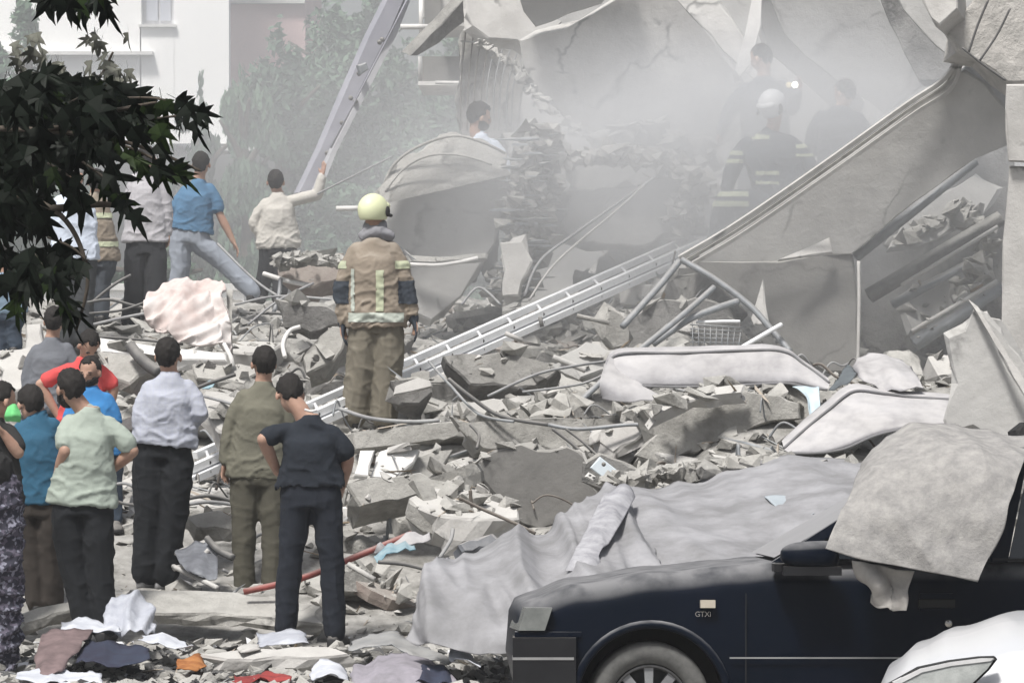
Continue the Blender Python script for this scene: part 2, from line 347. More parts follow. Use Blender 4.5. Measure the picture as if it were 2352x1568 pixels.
def bg_tree(x, ytop, ybase, D, wpx, label, seed, nb=13, m=FOL, spiky=False, count=16000):
    base = V(x, ybase, D); base.z = max(base.z, 0); top = V(x, ytop, D); hgt = top.z - base.z; wd = wpx * D / FPX / 2
    r = root('tree', base, label, 'tree'); rs = random.Random(seed)
    tube('trunk', [base, base + Vector((0.1, 0, hgt * .4)), base + Vector((-0.1, 0, hgt * .8))], 0.22, BARK, parent=r, world=True, taper=0.3)
    for k in range(5):
        a = rs.uniform(0, 6.28); s = base + Vector((0, 0, hgt * rs.uniform(.3, .7)))
        tube('limb', [s, s + Vector((math.cos(a) * wd * .3, math.sin(a) * wd * .3, hgt * .08)), s + Vector((math.cos(a) * wd * .7, math.sin(a) * wd * .7, hgt * .16))], 0.08, BARK, parent=r, world=True, taper=0.3)
    bl = []
    for k in range(nb):
        f = k / (nb - 1); zz = hgt * (0.12 + 0.82 * f); ww = wd * (math.sin(math.pi * min(1, 0.35 + 0.62 * f)) if not spiky else (1 - f) * 0.9 + 0.12)
        a = rs.uniform(0, 6.28); q = rs.uniform(0.1, 0.6) * ww
        bl.append((base.x + math.cos(a) * q, base.y + math.sin(a) * q, base.z + zz, ww * rs.uniform(.55, .8), ww * rs.uniform(.55, .8), hgt * rs.uniform(.07, .13)))
    if spiky:
        for k in range(7): 
            q = rs.uniform(-1, 1) * wd * .8; bl.append((base.x + q, base.y, base.z + hgt * (0.93 - 0.3 * abs(q) / wd) * rs.uniform(.85, 1), 0.22, 0.22, hgt * 0.1))
    leafcloud('crown', bl, int(count * 2.6), 0.088, m, r, seed, spiky)
bg_tree(465, 195, 760, 58, 230, 'small pointed conifer rising before the white building', 3, spiky=True, m=FOL2)
bg_tree(640, 40, 760, 60, 330, 'dense hazy tree right of the pink building, pointed crown', 4, nb=18, m=FOL2, spiky=False)
bg_tree(560, 130, 740, 57, 200, 'bushy conifer between the white building and the tall hazy tree', 5, spiky=True, m=FOL)
bg_tree(840, -120, 780, 64, 520, 'tall broad hazy tree behind the raised ladder', 6, nb=24, m=FOL, count=26000)
bg_tree(1030, 60, 780, 62, 330, 'hazy tree behind the bare concrete column', 7, nb=14, m=FOL)
bg_tree(60, -60, 760, 52, 300, 'pale leafed tree behind the dark foreground leaves', 8, nb=14, m=FOL)
bg_tree(350, 560, 735, 46, 330, 'low shrub growing before the bright low wall', 9, nb=8, m=FOL, count=7000)

# collapsed building: what stands behind the slabs
def bg_ruin():
    r = root('ruined_building', V(1700, 600, 42), 'grey ruined building standing behind the collapsed slabs', 'building')
    def rect(nm, x0, y0, x1, y1, d0, d1, m, par=r):
        a, b = V(x0, y1, d0), V(x1, y0, d0)
        return mk(nm, [(x, y, z) for x in (a.x, b.x) for y in (d0, d1) for z in (a.z, b.z)], BF, m, par)
    rect('wall', 1180, -500, 2700, 780, 42, 42.5, PLAS); rect('floor_slab', 960, 187, 1180, 196, 41.4, 44, WHT)
    rect('wall', 965, 130, 1060, 187, 43, 43.3, PLASD); rect('floor_slab', 1000, 40, 1260, 60, 41.8, 44, CONL)
    rect('balcony_wall', 965, -200, 1180, 40, 44, 44.3, CONL)
    rect('window', 975, -20, 1012, 55, 43.9, 43.98, PLASD)
    tube('pipe', [(920, 62, 40), (985, 62, 40)], 0.035, WHT, parent=r); tube('pipe', [(967, 0, 40.2), (967, 95, 40.2)], 0.03, WHT, parent=r)
    tube('pipe', [(965, 130, 41), (965, 186, 41)], 0.03, WHT, parent=r); tube('rail', [(1000, 190, 41.2), (1230, 193, 41.2)], 0.025, WHT, parent=r)
    # column stripped to its reinforcement
    slab('column', [(1062, 65), (1120, 70), (1205, 90), (1200, 200), (1190, 320), (1060, 320)], 38, (0.1, -1, 0), 0.4, CON, parent=r, rough=0.06)
    for k in range(9):
        x = 1062 + k * 15; tube('reinforcing_bar', [(x + 8 + k * 3, 70 + k * 4, 37.85), (x + U(-3, 3), 190, 37.8), (x - 5 + U(-2, 2), 300, 37.85)], 0.009, REB if k < 4 else CAB, parent=r)
    tube('reinforcing_bar', [(1058, 95, 37.8), (1100, 97, 37.8), (1165, 96, 37.9)], 0.008, CAB, parent=r)
bg_ruin()

# ------------------------------------------------------------------ big slabs of the collapse (frame pixels, depth, normal, thickness)
def S(name, poly, D, n, t, m, label, cat='slab', **k): return slab(name, poly, D, n, t, m, label, cat, **k)
HG = 'broken slabs of the collapsed building'
S('floor_slab', [(1200, 95), (1290, 65), (1360, 28), (1445, -20), (1550, -20), (1640, 100), (1690, 160), (1720, 260), (1650, 345), (1520, 330), (1400, 322), (1330, 300), (1260, 235), (1235, 200), (1200, 150)], 36, (-0.1, -0.9, -0.2), 0.25, CONL, 'smooth pale slab hanging with a rounded broken edge over the bearded man', group=HG, rough=0.08)
S('floor_slab', [(1070, -30), (1190, -30), (1290, 50), (1235, 98), (1245, 130), (1190, 95), (1120, 90), (1080, 60)], 37, (0.2, -0.8, 0.3), 0.25, CONL, 'pale slab corner above the bare concrete column', group=HG, rough=0.06)
S('floor_slab', [(1180, -60), (1450, -60), (1380, 10), (1232, 62), (1200, 30)], 35.5, (0, -0.8, -0.5), 0.3, PLAS, 'grey triangular slab wedged at the top of the pale hanging slab', group=HG)
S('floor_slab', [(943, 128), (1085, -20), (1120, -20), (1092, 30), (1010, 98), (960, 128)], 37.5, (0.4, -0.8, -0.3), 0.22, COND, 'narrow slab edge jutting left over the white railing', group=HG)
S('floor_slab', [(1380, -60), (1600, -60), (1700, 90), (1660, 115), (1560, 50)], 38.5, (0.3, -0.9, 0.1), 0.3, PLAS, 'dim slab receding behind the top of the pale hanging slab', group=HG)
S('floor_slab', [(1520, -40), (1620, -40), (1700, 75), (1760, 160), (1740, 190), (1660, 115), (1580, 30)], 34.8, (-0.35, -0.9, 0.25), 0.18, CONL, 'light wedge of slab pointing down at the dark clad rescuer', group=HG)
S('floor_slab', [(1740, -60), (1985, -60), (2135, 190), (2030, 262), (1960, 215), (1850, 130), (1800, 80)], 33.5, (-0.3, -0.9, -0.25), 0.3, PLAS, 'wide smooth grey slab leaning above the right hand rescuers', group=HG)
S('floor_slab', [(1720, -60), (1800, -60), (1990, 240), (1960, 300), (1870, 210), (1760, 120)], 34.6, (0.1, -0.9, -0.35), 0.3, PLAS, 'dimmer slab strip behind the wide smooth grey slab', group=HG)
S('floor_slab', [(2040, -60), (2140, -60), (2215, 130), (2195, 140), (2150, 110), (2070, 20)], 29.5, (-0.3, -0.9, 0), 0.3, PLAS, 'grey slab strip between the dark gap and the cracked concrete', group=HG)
S('floor_slab', [(1995, -60), (2090, -60), (2210, 130), (2190, 180), (2110, 190), (2060, 90)], 31.5, (-0.4, -0.9, 0.1), 0.2, COND, 'dark strip standing for the shade in the gap above the long diagonal slab', group=HG)  # stands for the darkness of the open slit, shade as dark concrete
S('curtain_strip', [(1733, -40), (1752, -40), (1748, 60), (1722, 150), (1700, 176), (1688, 165), (1712, 80)], 33.2, (0, -1, 0.1), 0.03, WHT, 'white torn strip hanging above the highest rescuer', 'cloth', rough=0.01)
def mainslab():
    r = root('leaning_floor_slab', V(1900, 500, 28.5), 'huge grey floor slab leaning diagonally with a moulded upper edge', 'slab', HG)
    n = (-0.25, -0.93, -0.25)
    slab('slab_face', [(1575, 612), (1700, 530), (1960, 355), (2215, 160), (2262, 190), (2320, 260), (2325, 330), (2240, 365), (2150, 430), (2060, 497), (1990, 560), (1955, 585), (1905, 590), (1790, 610), (1690, 640)], 28.5, n, 0.35, PLAS, parent=r, rough=0.012)
    for dx, dy, rr, m in ((0, 0, 0.035, CONL), (8, 10, 0.028, CON), (16, 21, 0.032, CONL)):
        tube('edge_moulding', sides=4, smooth=False, pts= [(1560 + dx, 592 + dy, 28.5), (1690 + dx, 515 + dy, 28.4), (1880 + dx, 385 + dy, 28.2), (2080 + dx, 242 + dy, 28.05), (2165 + dx, 185 + dy, 28), (2200 + dx * .4, 135 + dy * .4, 28)], r=rr * .75, m=m, parent=r, k=8)
mainslab()
S('wall_panel', [(1572, 600), (1650, 640), (1705, 680), (1752, 735), (1790, 785), (1818, 812), (1900, 855), (1972, 852), (1972, 700), (1958, 583), (1905, 577), (1790, 600), (1700, 600)], 28.75, (-0.1, -1, 0.1), 0.12, PLASD, 'grey wall panel hanging under the huge leaning slab', group=HG, rough=0.01)
S('wall_panel', [(1788, 596), (1905, 545), (1912, 578)], 28.5, (0.1, -0.8, 0.6), 0.03, CONL, 'light triangular flap under the huge leaning slab', group=HG, rough=0.005)
S('wall_panel', [(1752, 640), (1756, 700), (1765, 745), (1730, 745), (1726, 730)], 28.5, (-0.4, -0.8, 0.3), 0.03, CONL, 'small torn light flap above the white mattress', group=HG, rough=0.01)
S('wall_panel', [(1960, 560), (2240, 360), (2330, 250), (2330, 900), (2130, 900), (1970, 860)], 30.2, (-0.1, -1, 0.1), 0.25, COND, 'cavity back wall coloured dark as the shadow below the huge leaning slab', group=HG)  # the cavity's shadow is put into this panel's dark colour
for i, (a, b, r_, m) in enumerate([((2240, 368, 29.2), (1965, 590, 29.0), 0.05, STEEL), ((2300, 500, 29.2), (1995, 680, 29.1), 0.07, COND), ((2292, 520, 29.1), (2070, 655, 29.0), 0.018, CONL), ((2290, 645, 29), (2095, 760, 28.8), 0.02, CONL), ((2300, 655, 29.1), (2100, 790, 29), 0.07, STEEL), ((2235, 600, 29.5), (2050, 700, 29.4), 0.04, STEEL)]):
    tube('steel_profile', [a, b], r_, m, ['upper grey profile along the slab rim in the cavity', 'thick dark beam crossing the cavity', 'thin light edge strip on the dark cavity beam', 'short light strip low in the cavity', 'thick grey pipe low in the cavity', 'thin grey profile in the middle of the cavity'][i], 'beam', k=1, sides=4)
S('wall_panel', [(2100, 480), (2240, 400), (2300, 430), (2250, 500), (2120, 560), (2040, 570)], 29.7, (0.2, -0.8, 0.4), 0.1, PLAS, 'crumpled grey board stuck in the cavity under the slab', group=HG, rough=0.06)
S('wall_panel', [(2070, 680), (2190, 610), (2260, 640), (2180, 730), (2090, 760)], 29.8, (0.1, -0.8, 0.4), 0.1, PLAS, 'flat grey board low in the cavity under the slab', group=HG, rough=0.06)
S('column', [(2312, 195), (2440, 195), (2440, 372), (2315, 372), (2306, 300)], 26.5, (-0.2, -1, 0), 0.4, CONL, 'upper block of the cracked concrete column at the frame edge', 'column', rough=0.02)
S('column', [(2318, 382), (2440, 382), (2440, 900), (2352, 820), (2300, 745), (2304, 560)], 26.6, (-0.2, -1, 0), 0.4, CONL, 'tall lower block of the cracked concrete column at the frame edge', 'column', rough=0.02)
S('concrete_block', [(2095, -40), (2200, -40), (2200, 20), (2158, 58), (2140, 45)], 27.3, (-0.3, -0.9, 0.2), 0.4, CONL, 'smooth pale block corner at the top of the cracked concrete', 'concrete block', rough=0.01)
S('concrete_block', [(2160, 60), (2215, 20), (2260, -40), (2440, -40), (2440, 190), (2315, 192), (2285, 165), (2240, 130), (2200, 110)], 27.5, (-0.1, -0.9, 0.1), 0.5, mat('cracked_concrete', (0.52, 0.5, 0.47), (0.36, 0.35, 0.33), 5, 0.95, 0.05, 7, detail=10), 'rough cracked concrete mass above the column', 'concrete block', rough=0.06)
for i, p in enumerate([[(2270, 0), (2245, 60), (2225, 120)], [(2320, 20), (2290, 80), (2250, 140)], [(2210, 110), (2260, 150), (2310, 185)]]):
    tube('cable', [(x, y, 27.2) for x, y in p], 0.01, CABD, ['dark wire over the cracked concrete, nearest the pale block', 'dark wire down the middle of the cracked concrete', 'dark wire along the foot of the cracked concrete'][i], 'cable')
# curved slab behind the firefighter
def arch():
    r = root('curved_roof_slab', V(1020, 700, 31.0), 'big rounded slab with a peeling rim behind the beige firefighter', 'slab', HG)
    slab('slab_face', [(878, 470), (890, 430), (912, 398), (960, 362), (1040, 345), (1110, 365), (1160, 395), (1165, 440), (1138, 560), (1100, 620), (1060, 680), (990, 738), (948, 722), (945, 640), (945, 600), (905, 560), (880, 500)], 31, (0.15, -1, 0.12), 0.18, PLAS, parent=r, rough=0.03)
    slab('slab_face', [(868, 462), (884, 420), (905, 382), (960, 335), (1045, 306), (1120, 325), (1165, 350), (1170, 400), (1110, 372), (1040, 352), (960, 370), (915, 402), (895, 440), (885, 470)], 30.8, (0.1, -0.8, 0.5), 0.15, CON, parent=r, rough=0.1, step=.07)
    tube('rim', [(872, 455, 30.7), (900, 385, 30.7), (955, 340, 30.7), (1040, 312, 30.7), (1110, 328, 30.7), (1160, 352, 30.8)], 0.014, CON, parent=r)
    tube('rim', [(885, 440, 30.6), (925, 390, 30.6), (985, 358, 30.6), (1060, 357, 30.6), (1130, 378, 30.6)], 0.012, CON, parent=r)
    slab('ledge', [(930, 585), (1000, 590), (1120, 580), (1118, 592), (1000, 602), (940, 600)], 30.7, (0, -0.7, 0.7), 0.06, CON, parent=r, rough=0.02)
arch()
tube('white_pipe', [(942, 607, 29.9), (1000, 609, 29.9), (1045, 604, 30), (1098, 592, 30)], 0.018, WHT, 'white pipe lying across the big rounded slab', 'pipe')
tube('white_pipe', [(772, 479, 30), (832, 478, 30)], 0.024, WHT, 'short white pipe sticking out beside the yellow helmet', 'pipe')

# ------------------------------------------------------------------ middle rubble slabs
M = 'slabs lying in the rubble'
DB = [
 ([(810, 992), (950, 975), (1090, 962), (1290, 958), (1290, 985), (1100, 1003), (820, 1030)], 26.2, (0, -1, 0.35), 0.25, CON, 'long grooved concrete beam lying under the beige firefighter'),
 ([(1060, 968), (1290, 960), (1440, 962), (1455, 975), (1400, 1020), (1300, 1030), (1100, 1030), (1070, 1000)], 25.6, (0.1, -1, 0.3), 0.3, CON, 'wide broken beam end above the dark upright slab'),
 ([(1090, 1068), (1130, 1040), (1200, 1028), (1330, 1036), (1352, 1060), (1340, 1092), (1372, 1140), (1330, 1178), (1240, 1212), (1170, 1180), (1120, 1120)], 24.3, (0.05, -1, 0.1), 0.18, PLASD, 'smooth dark upright slab at the heart of the rubble'),
 ([(985, 935), (1110, 920), (1240, 905), (1300, 912), (1290, 935), (1150, 948), (985, 958)], 27.2, (0, -0.9, 0.5), 0.2, CONL, 'flat pale slab above the long grooved beam'),
 ([(1362, 1000), (1440, 970), (1500, 966), (1455, 1010), (1405, 1042)], 24.9, (-0.5, -0.8, 0.4), 0.06, CONL, 'pale folded wedge beside the broken beam end'),
 ([(1385, 1035), (1455, 965), (1500, 968), (1450, 1030), (1410, 1060)], 25.2, (0.4, -0.9, -0.2), 0.08, PLASD, 'dim wedge plate right of the pale folded wedge'),
 ([(850, 1095), (875, 1035), (900, 1026), (965, 1030), (950, 1060), (905, 1098)], 24.2, (0.2, -0.7, 0.8), 0.07, WHT, 'white flat tile leaning under the grooved beam'),
 ([(900, 1100), (965, 1032), (1040, 1032), (1020, 1070), (990, 1100)], 24.4, (0.3, -0.9, 0.5), 0.12, CON, 'grey slab right of the white leaning tile'),
 ([(815, 1088), (830, 1035), (862, 1030), (845, 1092)], 24.0, (0.2, -0.7, 0.7), 0.04, WHT, 'narrow white tile behind the man in the black tee'),
 ([(800, 1110), (850, 1096), (960, 1094), (1085, 1112), (1080, 1140), (960, 1138), (880, 1148), (815, 1165)], 23.6, (0, -0.9, 0.5), 0.35, CON, 'thick pale slab bridging over a dark hollow'),
 ([(940, 1140), (990, 1122), (1060, 1122), (1115, 1140), (1180, 1165), (1200, 1190), (1100, 1192), (1030, 1190), (960, 1165)], 23.0, (0.05, -0.35, 1), 0.26, CONL, 'pale topped concrete block before the dark upright slab'),
 ([(935, 1150), (1000, 1178), (1040, 1200), (1035, 1245), (965, 1225), (932, 1190)], 22.9, (-0.35, -0.9, 0.1), 0.25, CON, 'rough broken end of the pale topped block'),
 ([(1035, 1200), (1195, 1195), (1180, 1225), (1100, 1240), (1040, 1245)], 22.95, (0.1, -1, 0), 0.25, PLAS, 'flat grey flank of the pale topped block'),
 ([(1480, 940), (1560, 910), (1620, 890), (1700, 885), (1760, 905), (1840, 925), (1846, 960), (1780, 965), (1700, 990), (1600, 1040), (1500, 1070), (1470, 1040), (1500, 1000)], 24.6, (0.1, -1, 0.25), 0.5, CON, 'massive rough concrete lump below the white mattress'),
 ([(1490, 945), (1545, 915), (1640, 888), (1705, 884), (1705, 900), (1650, 905), (1560, 925), (1500, 955)], 24.35, (0, -0.5, 1), 0.1, CONL, 'pale broken top layer on the massive concrete lump'),
 ([(1740, 895), (1830, 880), (1880, 895), (1885, 940), (1840, 975), (1790, 940)], 24.9, (0.1, -0.9, 0.4), 0.35, CON, 'rounded concrete lump between the two mattresses'),
 ([(1600, 1060), (1680, 1000), (1780, 955), (1850, 960), (1830, 1010), (1760, 1060), (1650, 1085)], 25.3, (0, -1, -0.2), 0.2, COND, 'slab coloured dark as the shadow below the massive concrete lump'),  # dark concrete standing in for the shadow under the lump
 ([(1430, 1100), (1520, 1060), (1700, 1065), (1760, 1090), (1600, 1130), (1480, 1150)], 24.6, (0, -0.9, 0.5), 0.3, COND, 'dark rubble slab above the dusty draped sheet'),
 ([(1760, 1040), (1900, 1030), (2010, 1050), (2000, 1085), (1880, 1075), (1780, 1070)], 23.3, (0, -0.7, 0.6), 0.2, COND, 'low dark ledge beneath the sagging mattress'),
 ([(2178, 990), (2190, 880), (2182, 780), (2215, 752), (2240, 708), (2300, 760), (2352, 850), (2400, 960), (2400, 1010), (2300, 1000), (2230, 985)], 22.5, (-0.1, -1, 0.1), 0.1, PLAS, 'tall grey plaster panel standing behind the carpet'),
 ([(2236, 704), (2254, 716), (2370, 900), (2400, 960), (2385, 962), (2330, 870)], 22.3, (-0.2, -1, 0.3), 0.04, CONL, 'pale broken edge strip on the tall plaster panel'),
 ([(2270, 725), (2300, 735), (2420, 900), (2400, 960), (2330, 830)], 22.9, (0.4, -0.9, 0.2), 0.1, PLAS, 'second grey panel behind the pale edge strip'),
 ([(900, 875), (960, 862), (985, 872), (990, 900), (965, 930), (920, 925), (905, 905)], 26.6, (0.2, -0.9, 0.3), 0.3, COND, 'hollow dark block end right of the firefighter legs'),
 ([(690, 820), (760, 755), (800, 750), (790, 800), (740, 850), (700, 860)], 27.5, (-0.3, -0.8, 0.5), 0.2, CON, 'slanted concrete slab left of the firefighter legs'),
 ([(640, 690), (760, 700), (790, 740), (740, 760), (660, 750)], 28.8, (0.1, -1, 0.1), 0.12, COND, 'grey brown board between the blanket and the firefighter'),
 ([(640, 590), (780, 585), (790, 640), (720, 660), (650, 630)], 30.2, (0.1, -0.9, 0.4), 0.3, BRK, 'broken brick wall lump behind the firefighter shoulder'),
 ([(225, 775), (330, 790), (520, 812), (520, 826), (400, 822), (230, 806)], 27.2, (0, -0.5, 0.9), 0.12, WHT, 'long white slab below the pink blanket'),
 ([(220, 805), (350, 818), (355, 850), (300, 885), (230, 860)], 26.6, (0, -0.8, 0.7), 0.15, CON, 'grey slab under the long white slab'),
 ([(440, 835), (560, 830), (600, 850), (560, 880), (450, 868)], 26.4, (0, -0.6, 0.8), 0.1, CON, 'flat grey slab behind the checked shirt man'),
 ([(470, 895), (560, 905), (600, 930), (560, 1010), (500, 990), (470, 940)], 25.4, (-0.1, -0.8, 0.6), 0.2, CONL, 'light leaning slab between the checked shirt and the olive shirt'),
 ([(0, 805), (75, 790), (80, 870), (60, 890), (0, 900)], 27.8, (0, -0.6, 0.8), 0.2, CONL, 'bare pale ground slab at the far left'),
 ([(60, 745), (95, 740), (100, 790), (60, 800)], 28.3, (0, -0.8, 0.6), 0.2, CONL, 'small pale slab beside the light blue jacket legs'),
 ([(40, 1412), (80, 1392), (172, 1376), (172, 1400), (100, 1420), (50, 1434)], 21.9, (0, -0.5, 1), 0.1, CON, 'low kerb stone behind the mint tee man legs'),
 ([(345, 1392), (290, 1352), (480, 1356), (640, 1370), (735, 1392), (735, 1430), (560, 1412), (350, 1405)], 21.9, (0, -0.3, 1), 0.09, CON, 'long flat concrete plank lifted over a black gap'),
 ([(465, 1502), (560, 1490), (700, 1482), (790, 1488), (805, 1500), (700, 1508), (520, 1512)], 19.9, (0, -0.3, 1), 0.13, CONL, 'chalk white flat slab before the black trousers'),
 ([(420, 1185), (500, 1170), (540, 1185), (530, 1215), (440, 1215)], 23.6, (0, -0.7, 0.7), 0.15, CON, 'small grey block between the two standing men'),
 ([(1290, 820), (1350, 790), (1430, 800), (1420, 850), (1330, 870)], 27.3, (0.2, -0.8, 0.5), 0.15, PLAS, 'grey plate below the middle of the aluminium ladder'),
 ([(1400, 700), (1440, 730), (1450, 800), (1410, 800), (1380, 740)], 27.9, (0.3, -1, 0.2), 0.1, CON, 'upright broken plate right of the ladder'),
 ([(1010, 815), (1180, 800), (1290, 845), (1240, 890), (1080, 880)], 27.5, (0, -0.8, 0.5), 0.3, COND, 'dark tumbled slab under the aluminium ladder'),
 ([(1150, 560), (1200, 545), (1220, 600), (1190, 680), (1150, 690), (1160, 620)], 30, (-0.2, -0.9, 0.3), 0.12, CONL, 'pale hanging strip of ceiling beside the rounded slab'),
 ([(1300, 380), (1340, 355), (1420, 358), (1500, 365), (1530, 400), (1490, 440), (1380, 445), (1310, 430)], 32, (0, -0.9, 0.4), 0.35, CON, 'rounded concrete lump in the dust right of the debris curtain'),
 ([(1290, 440), (1420, 430), (1580, 400), (1600, 500), (1480, 560), (1330, 560), (1280, 520)], 31.3, (0, -0.95, 0.2), 0.3, PLAS, 'grey slab sunk in dust under the rounded lump'),
 ([(1160, 310), (1240, 280), (1310, 330), (1300, 420), (1220, 440), (1180, 390)], 31.8, (0.1, -0.9, 0.2), 0.3, CON, 'tangled concrete lump at the head of the debris curtain'),
 ([(1175, 420), (1250, 400), (1310, 450), (1290, 540), (1230, 600), (1180, 560), (1160, 490)], 31.2, (0.1, -1, 0.2), 0.3, COND, 'dark debris curtain hanging right of the rounded slab'),
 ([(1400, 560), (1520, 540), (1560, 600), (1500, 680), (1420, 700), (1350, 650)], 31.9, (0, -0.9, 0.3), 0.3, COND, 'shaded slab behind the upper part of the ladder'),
 ([(1430, 740), (1500, 690), (1640, 690), (1700, 740), (1740, 800), (1440, 805)], 28.9, (0, -1, 0.2), 0.2, COND, 'dark wall behind the bent steel frames above the mattress'),
]
for i, (poly, D, n, t, m, lab) in enumerate(DB):
    slab('concrete_slab', poly, D, n, t, m, lab, 'slab', M, rough=0.06 if m is not WHT else 0.02, step=.09)
# hollow under the bridging slab and the plank: real recess is left open, ground falls away there

# ------------------------------------------------------------------ rubble: individual chunks, then fine stuff
def scatter_pt(x0, x1, y0, y1):
    """a spot of ground seen in the frame"""
    for _ in range(200):
        Y = U(y0, y1); X = U((x0 - CX) / FPX * Y, (x1 - CX) / FPX * Y); z = ground(X, Y); return Vector((X, Y, z))
ANCH = [(20, 860, 'by the far left pale slab'), (120, 1000, 'behind the teal tee man'), (270, 1000, 'beside the bright blue tee man'), (290, 1250, 'between the mint tee man and the checked shirt man'), (480, 940, 'behind the checked shirt shoulder'), (480, 1120, 'between the checked shirt man and the olive shirt man'),
 (470, 1290, 'by the broken crate'), (110, 1440, 'near the low kerb stone'), (300, 1480, 'under the plastic bag'), (560, 1470, 'in front of the lifted plank'), (430, 1540, 'beside the orange rag'), (720, 1380, 'between the legs of the black tee man'), (860, 1400, 'left of the draped sheet'), (850, 1250, 'along the red pipe'), (880, 1180, 'under the bridging slab'),
 (720, 800, 'left of the firefighter legs'), (600, 730, 'among the wires left of the firefighter'), (300, 800, 'on the long white slab'), (450, 730, 'under the pink blanket'), (1000, 830, 'just above the ladder foot'), (1100, 700, 'above the ladder'), (1150, 870, 'under the ladder'), (1350, 800, 'between the ladder and the level mattress'), (1150, 940, 'on the flat pale slab'),
 (1050, 1060, 'left of the dark upright slab'), (1400, 1050, 'by the electrical panel'), (1600, 1080, 'under the massive concrete lump'), (1650, 960, 'on the massive concrete lump'), (1650, 860, 'beneath the level mattress'), (1900, 900, 'between the two mattresses'), (2000, 1050, 'below the sagging mattress'), (2100, 860, 'by the fabric heap'), (1650, 760, 'under the curved steel rail'), (1850, 830, 'at the foot of the hanging wall panel'), (2150, 800, 'in the cavity under the slab'),
 (1300, 600, 'by the debris curtain'), (1450, 500, 'in the dust by the taut wires'), (1700, 500, 'at the rescuers feet'), (900, 600, 'behind the firefighter'), (1230, 1260, 'behind the draped sheet'), (1900, 1200, 'behind the dark car'), (1150, 1160, 'by the pale topped block'), (640, 1000, 'behind the black tee man'), (200, 640, 'behind the man in the white cap')]
SIDE = ['near side', 'far side']
def where(p):
    a, b = px(p); k = min(ANCH, key=lambda q: (q[0] - a) ** 2 + (q[1] - b) ** 2); return k[2]
DG = bpy.context.evaluated_depsgraph_get()
def drop(p, h=.9):
    if p.y < 22.4: return p
    ok, loc, nn, _i, ob, _m = SC.ray_cast(DG, Vector((p.x, p.y, p.z + h)), Vector((0, 0, -1)), distance=h + .3)
    return loc.copy() if ok and nn.z > .35 else p
protos = []
for k in range(9):
    bm = hull_bm(16, 1, U(.6, .9), U(.25, .6), flat=0.8 if k % 2 else 0)
    if k < 9: bmesh.ops.bevel(bm, geom=bm.edges[:], offset=0.04, segments=1, affect='EDGES')
    me = bpy.data.meshes.new('chunk'); bm.to_mesh(me); bm.free(); me.materials.append([CON, CONL, COND, CON, CONL, CON, COND, CONL, BRK][k]); protos.append(me)
GRP = 'loose concrete chunks strewn over the rubble'
for i in range(240):
    me = protos[i % 9]; o = bpy.data.objects.new('concrete_chunk', me); COL.objects.link(o)
    p = scatter_pt(-40, 2380, 20.5, 33) if i % 3 else scatter_pt(-40, 1100, 20.2, 26)
    if p.x < -1.5 and 21.9 < p.y < 24.3: p.y += 2.6; p.z = ground(p.x, p.y)
    s = U(0.07, 0.2) * (0.45 if p.y < 22.4 else .8 if p.y < 23.6 else 1.2)
    o.location = p + Vector((0, 0, s * 0.12)); o.scale = (s, s, s); o.rotation_euler = (U(-.4, .4), U(-.4, .4), U(0, 6.3))
    tag(o, ('large ' if s > .15 else 'small ' if s < .09 else '') + ['grey flat', 'pale rounded', 'dark flat', 'grey angular', 'pale flat', 'grey sharp edged', 'dark angular', 'pale angular', 'reddish'][i % 9] + ' concrete chunk ' + where(o.location), 'chunk', GRP)
for i in range(70):
    p = drop(scatter_pt(230, 2330, 22.6, 33) if i % 3 else scatter_pt(0, 1000, 20.3, 23)); a, b = U(.18, .5), U(.1, .28)
    if p.y < 22.3 or (p.x < -1.5 and p.y < 24.4): continue
    qx, qy = px(p)
    if (1360 < qx < 2220 and 770 < qy < 1060) or (1050 < qx < 1400 and 1010 < qy < 1240): continue
    bm = bmesh.new(); K = 11; h = U(.03, .09); o = rnd() * 9
    T = [Vector((math.cos(6.283 * k / K) * a * U(.7, 1.15), math.sin(6.283 * k / K) * b * U(.7, 1.15), h)) for k in range(K)]
    v0 = [bm.verts.new(q) for q in T]; v1 = [bm.verts.new(q * U(.95, 1.08) - Vector((0, 0, h * 1.1))) for q in T]; v2 = [bm.verts.new(q * U(.9, 1) - Vector((0, 0, h * 2))) for q in T]
    bm.faces.new(v0); bm.faces.new(v2[::-1])
    for A_, B_ in ((v0, v1), (v1, v2)):
        for k in range(K): bm.faces.new((A_[k], B_[k], B_[(k + 1) % K], A_[(k + 1) % K]))
    bm.transform(Matrix.Translation(p + Vector((0, 0, h))) @ Matrix.Rotation(U(0, 6.3), 4, 'Z') @ Matrix.Rotation(U(-.45, .45), 4, 'X') @ Matrix.Rotation(U(-.3, .3), 4, 'Y')); bmesh.ops.recalc_face_normals(bm, faces=bm.faces)
    o = mkbm('broken_slab', bm, [CON, CONL, COND, CON, WHT, PLAS, BRK][i % 7])
    tag(o, ('long ' if a > .34 else 'short ') + ['grey', 'pale', 'dark', 'rough grey', 'white', 'smooth grey', 'reddish'][i % 7] + ' broken slab piece ' + where(p), 'slab piece', 'broken slab pieces on the rubble')
DG = bpy.context.evaluated_depsgraph_get()
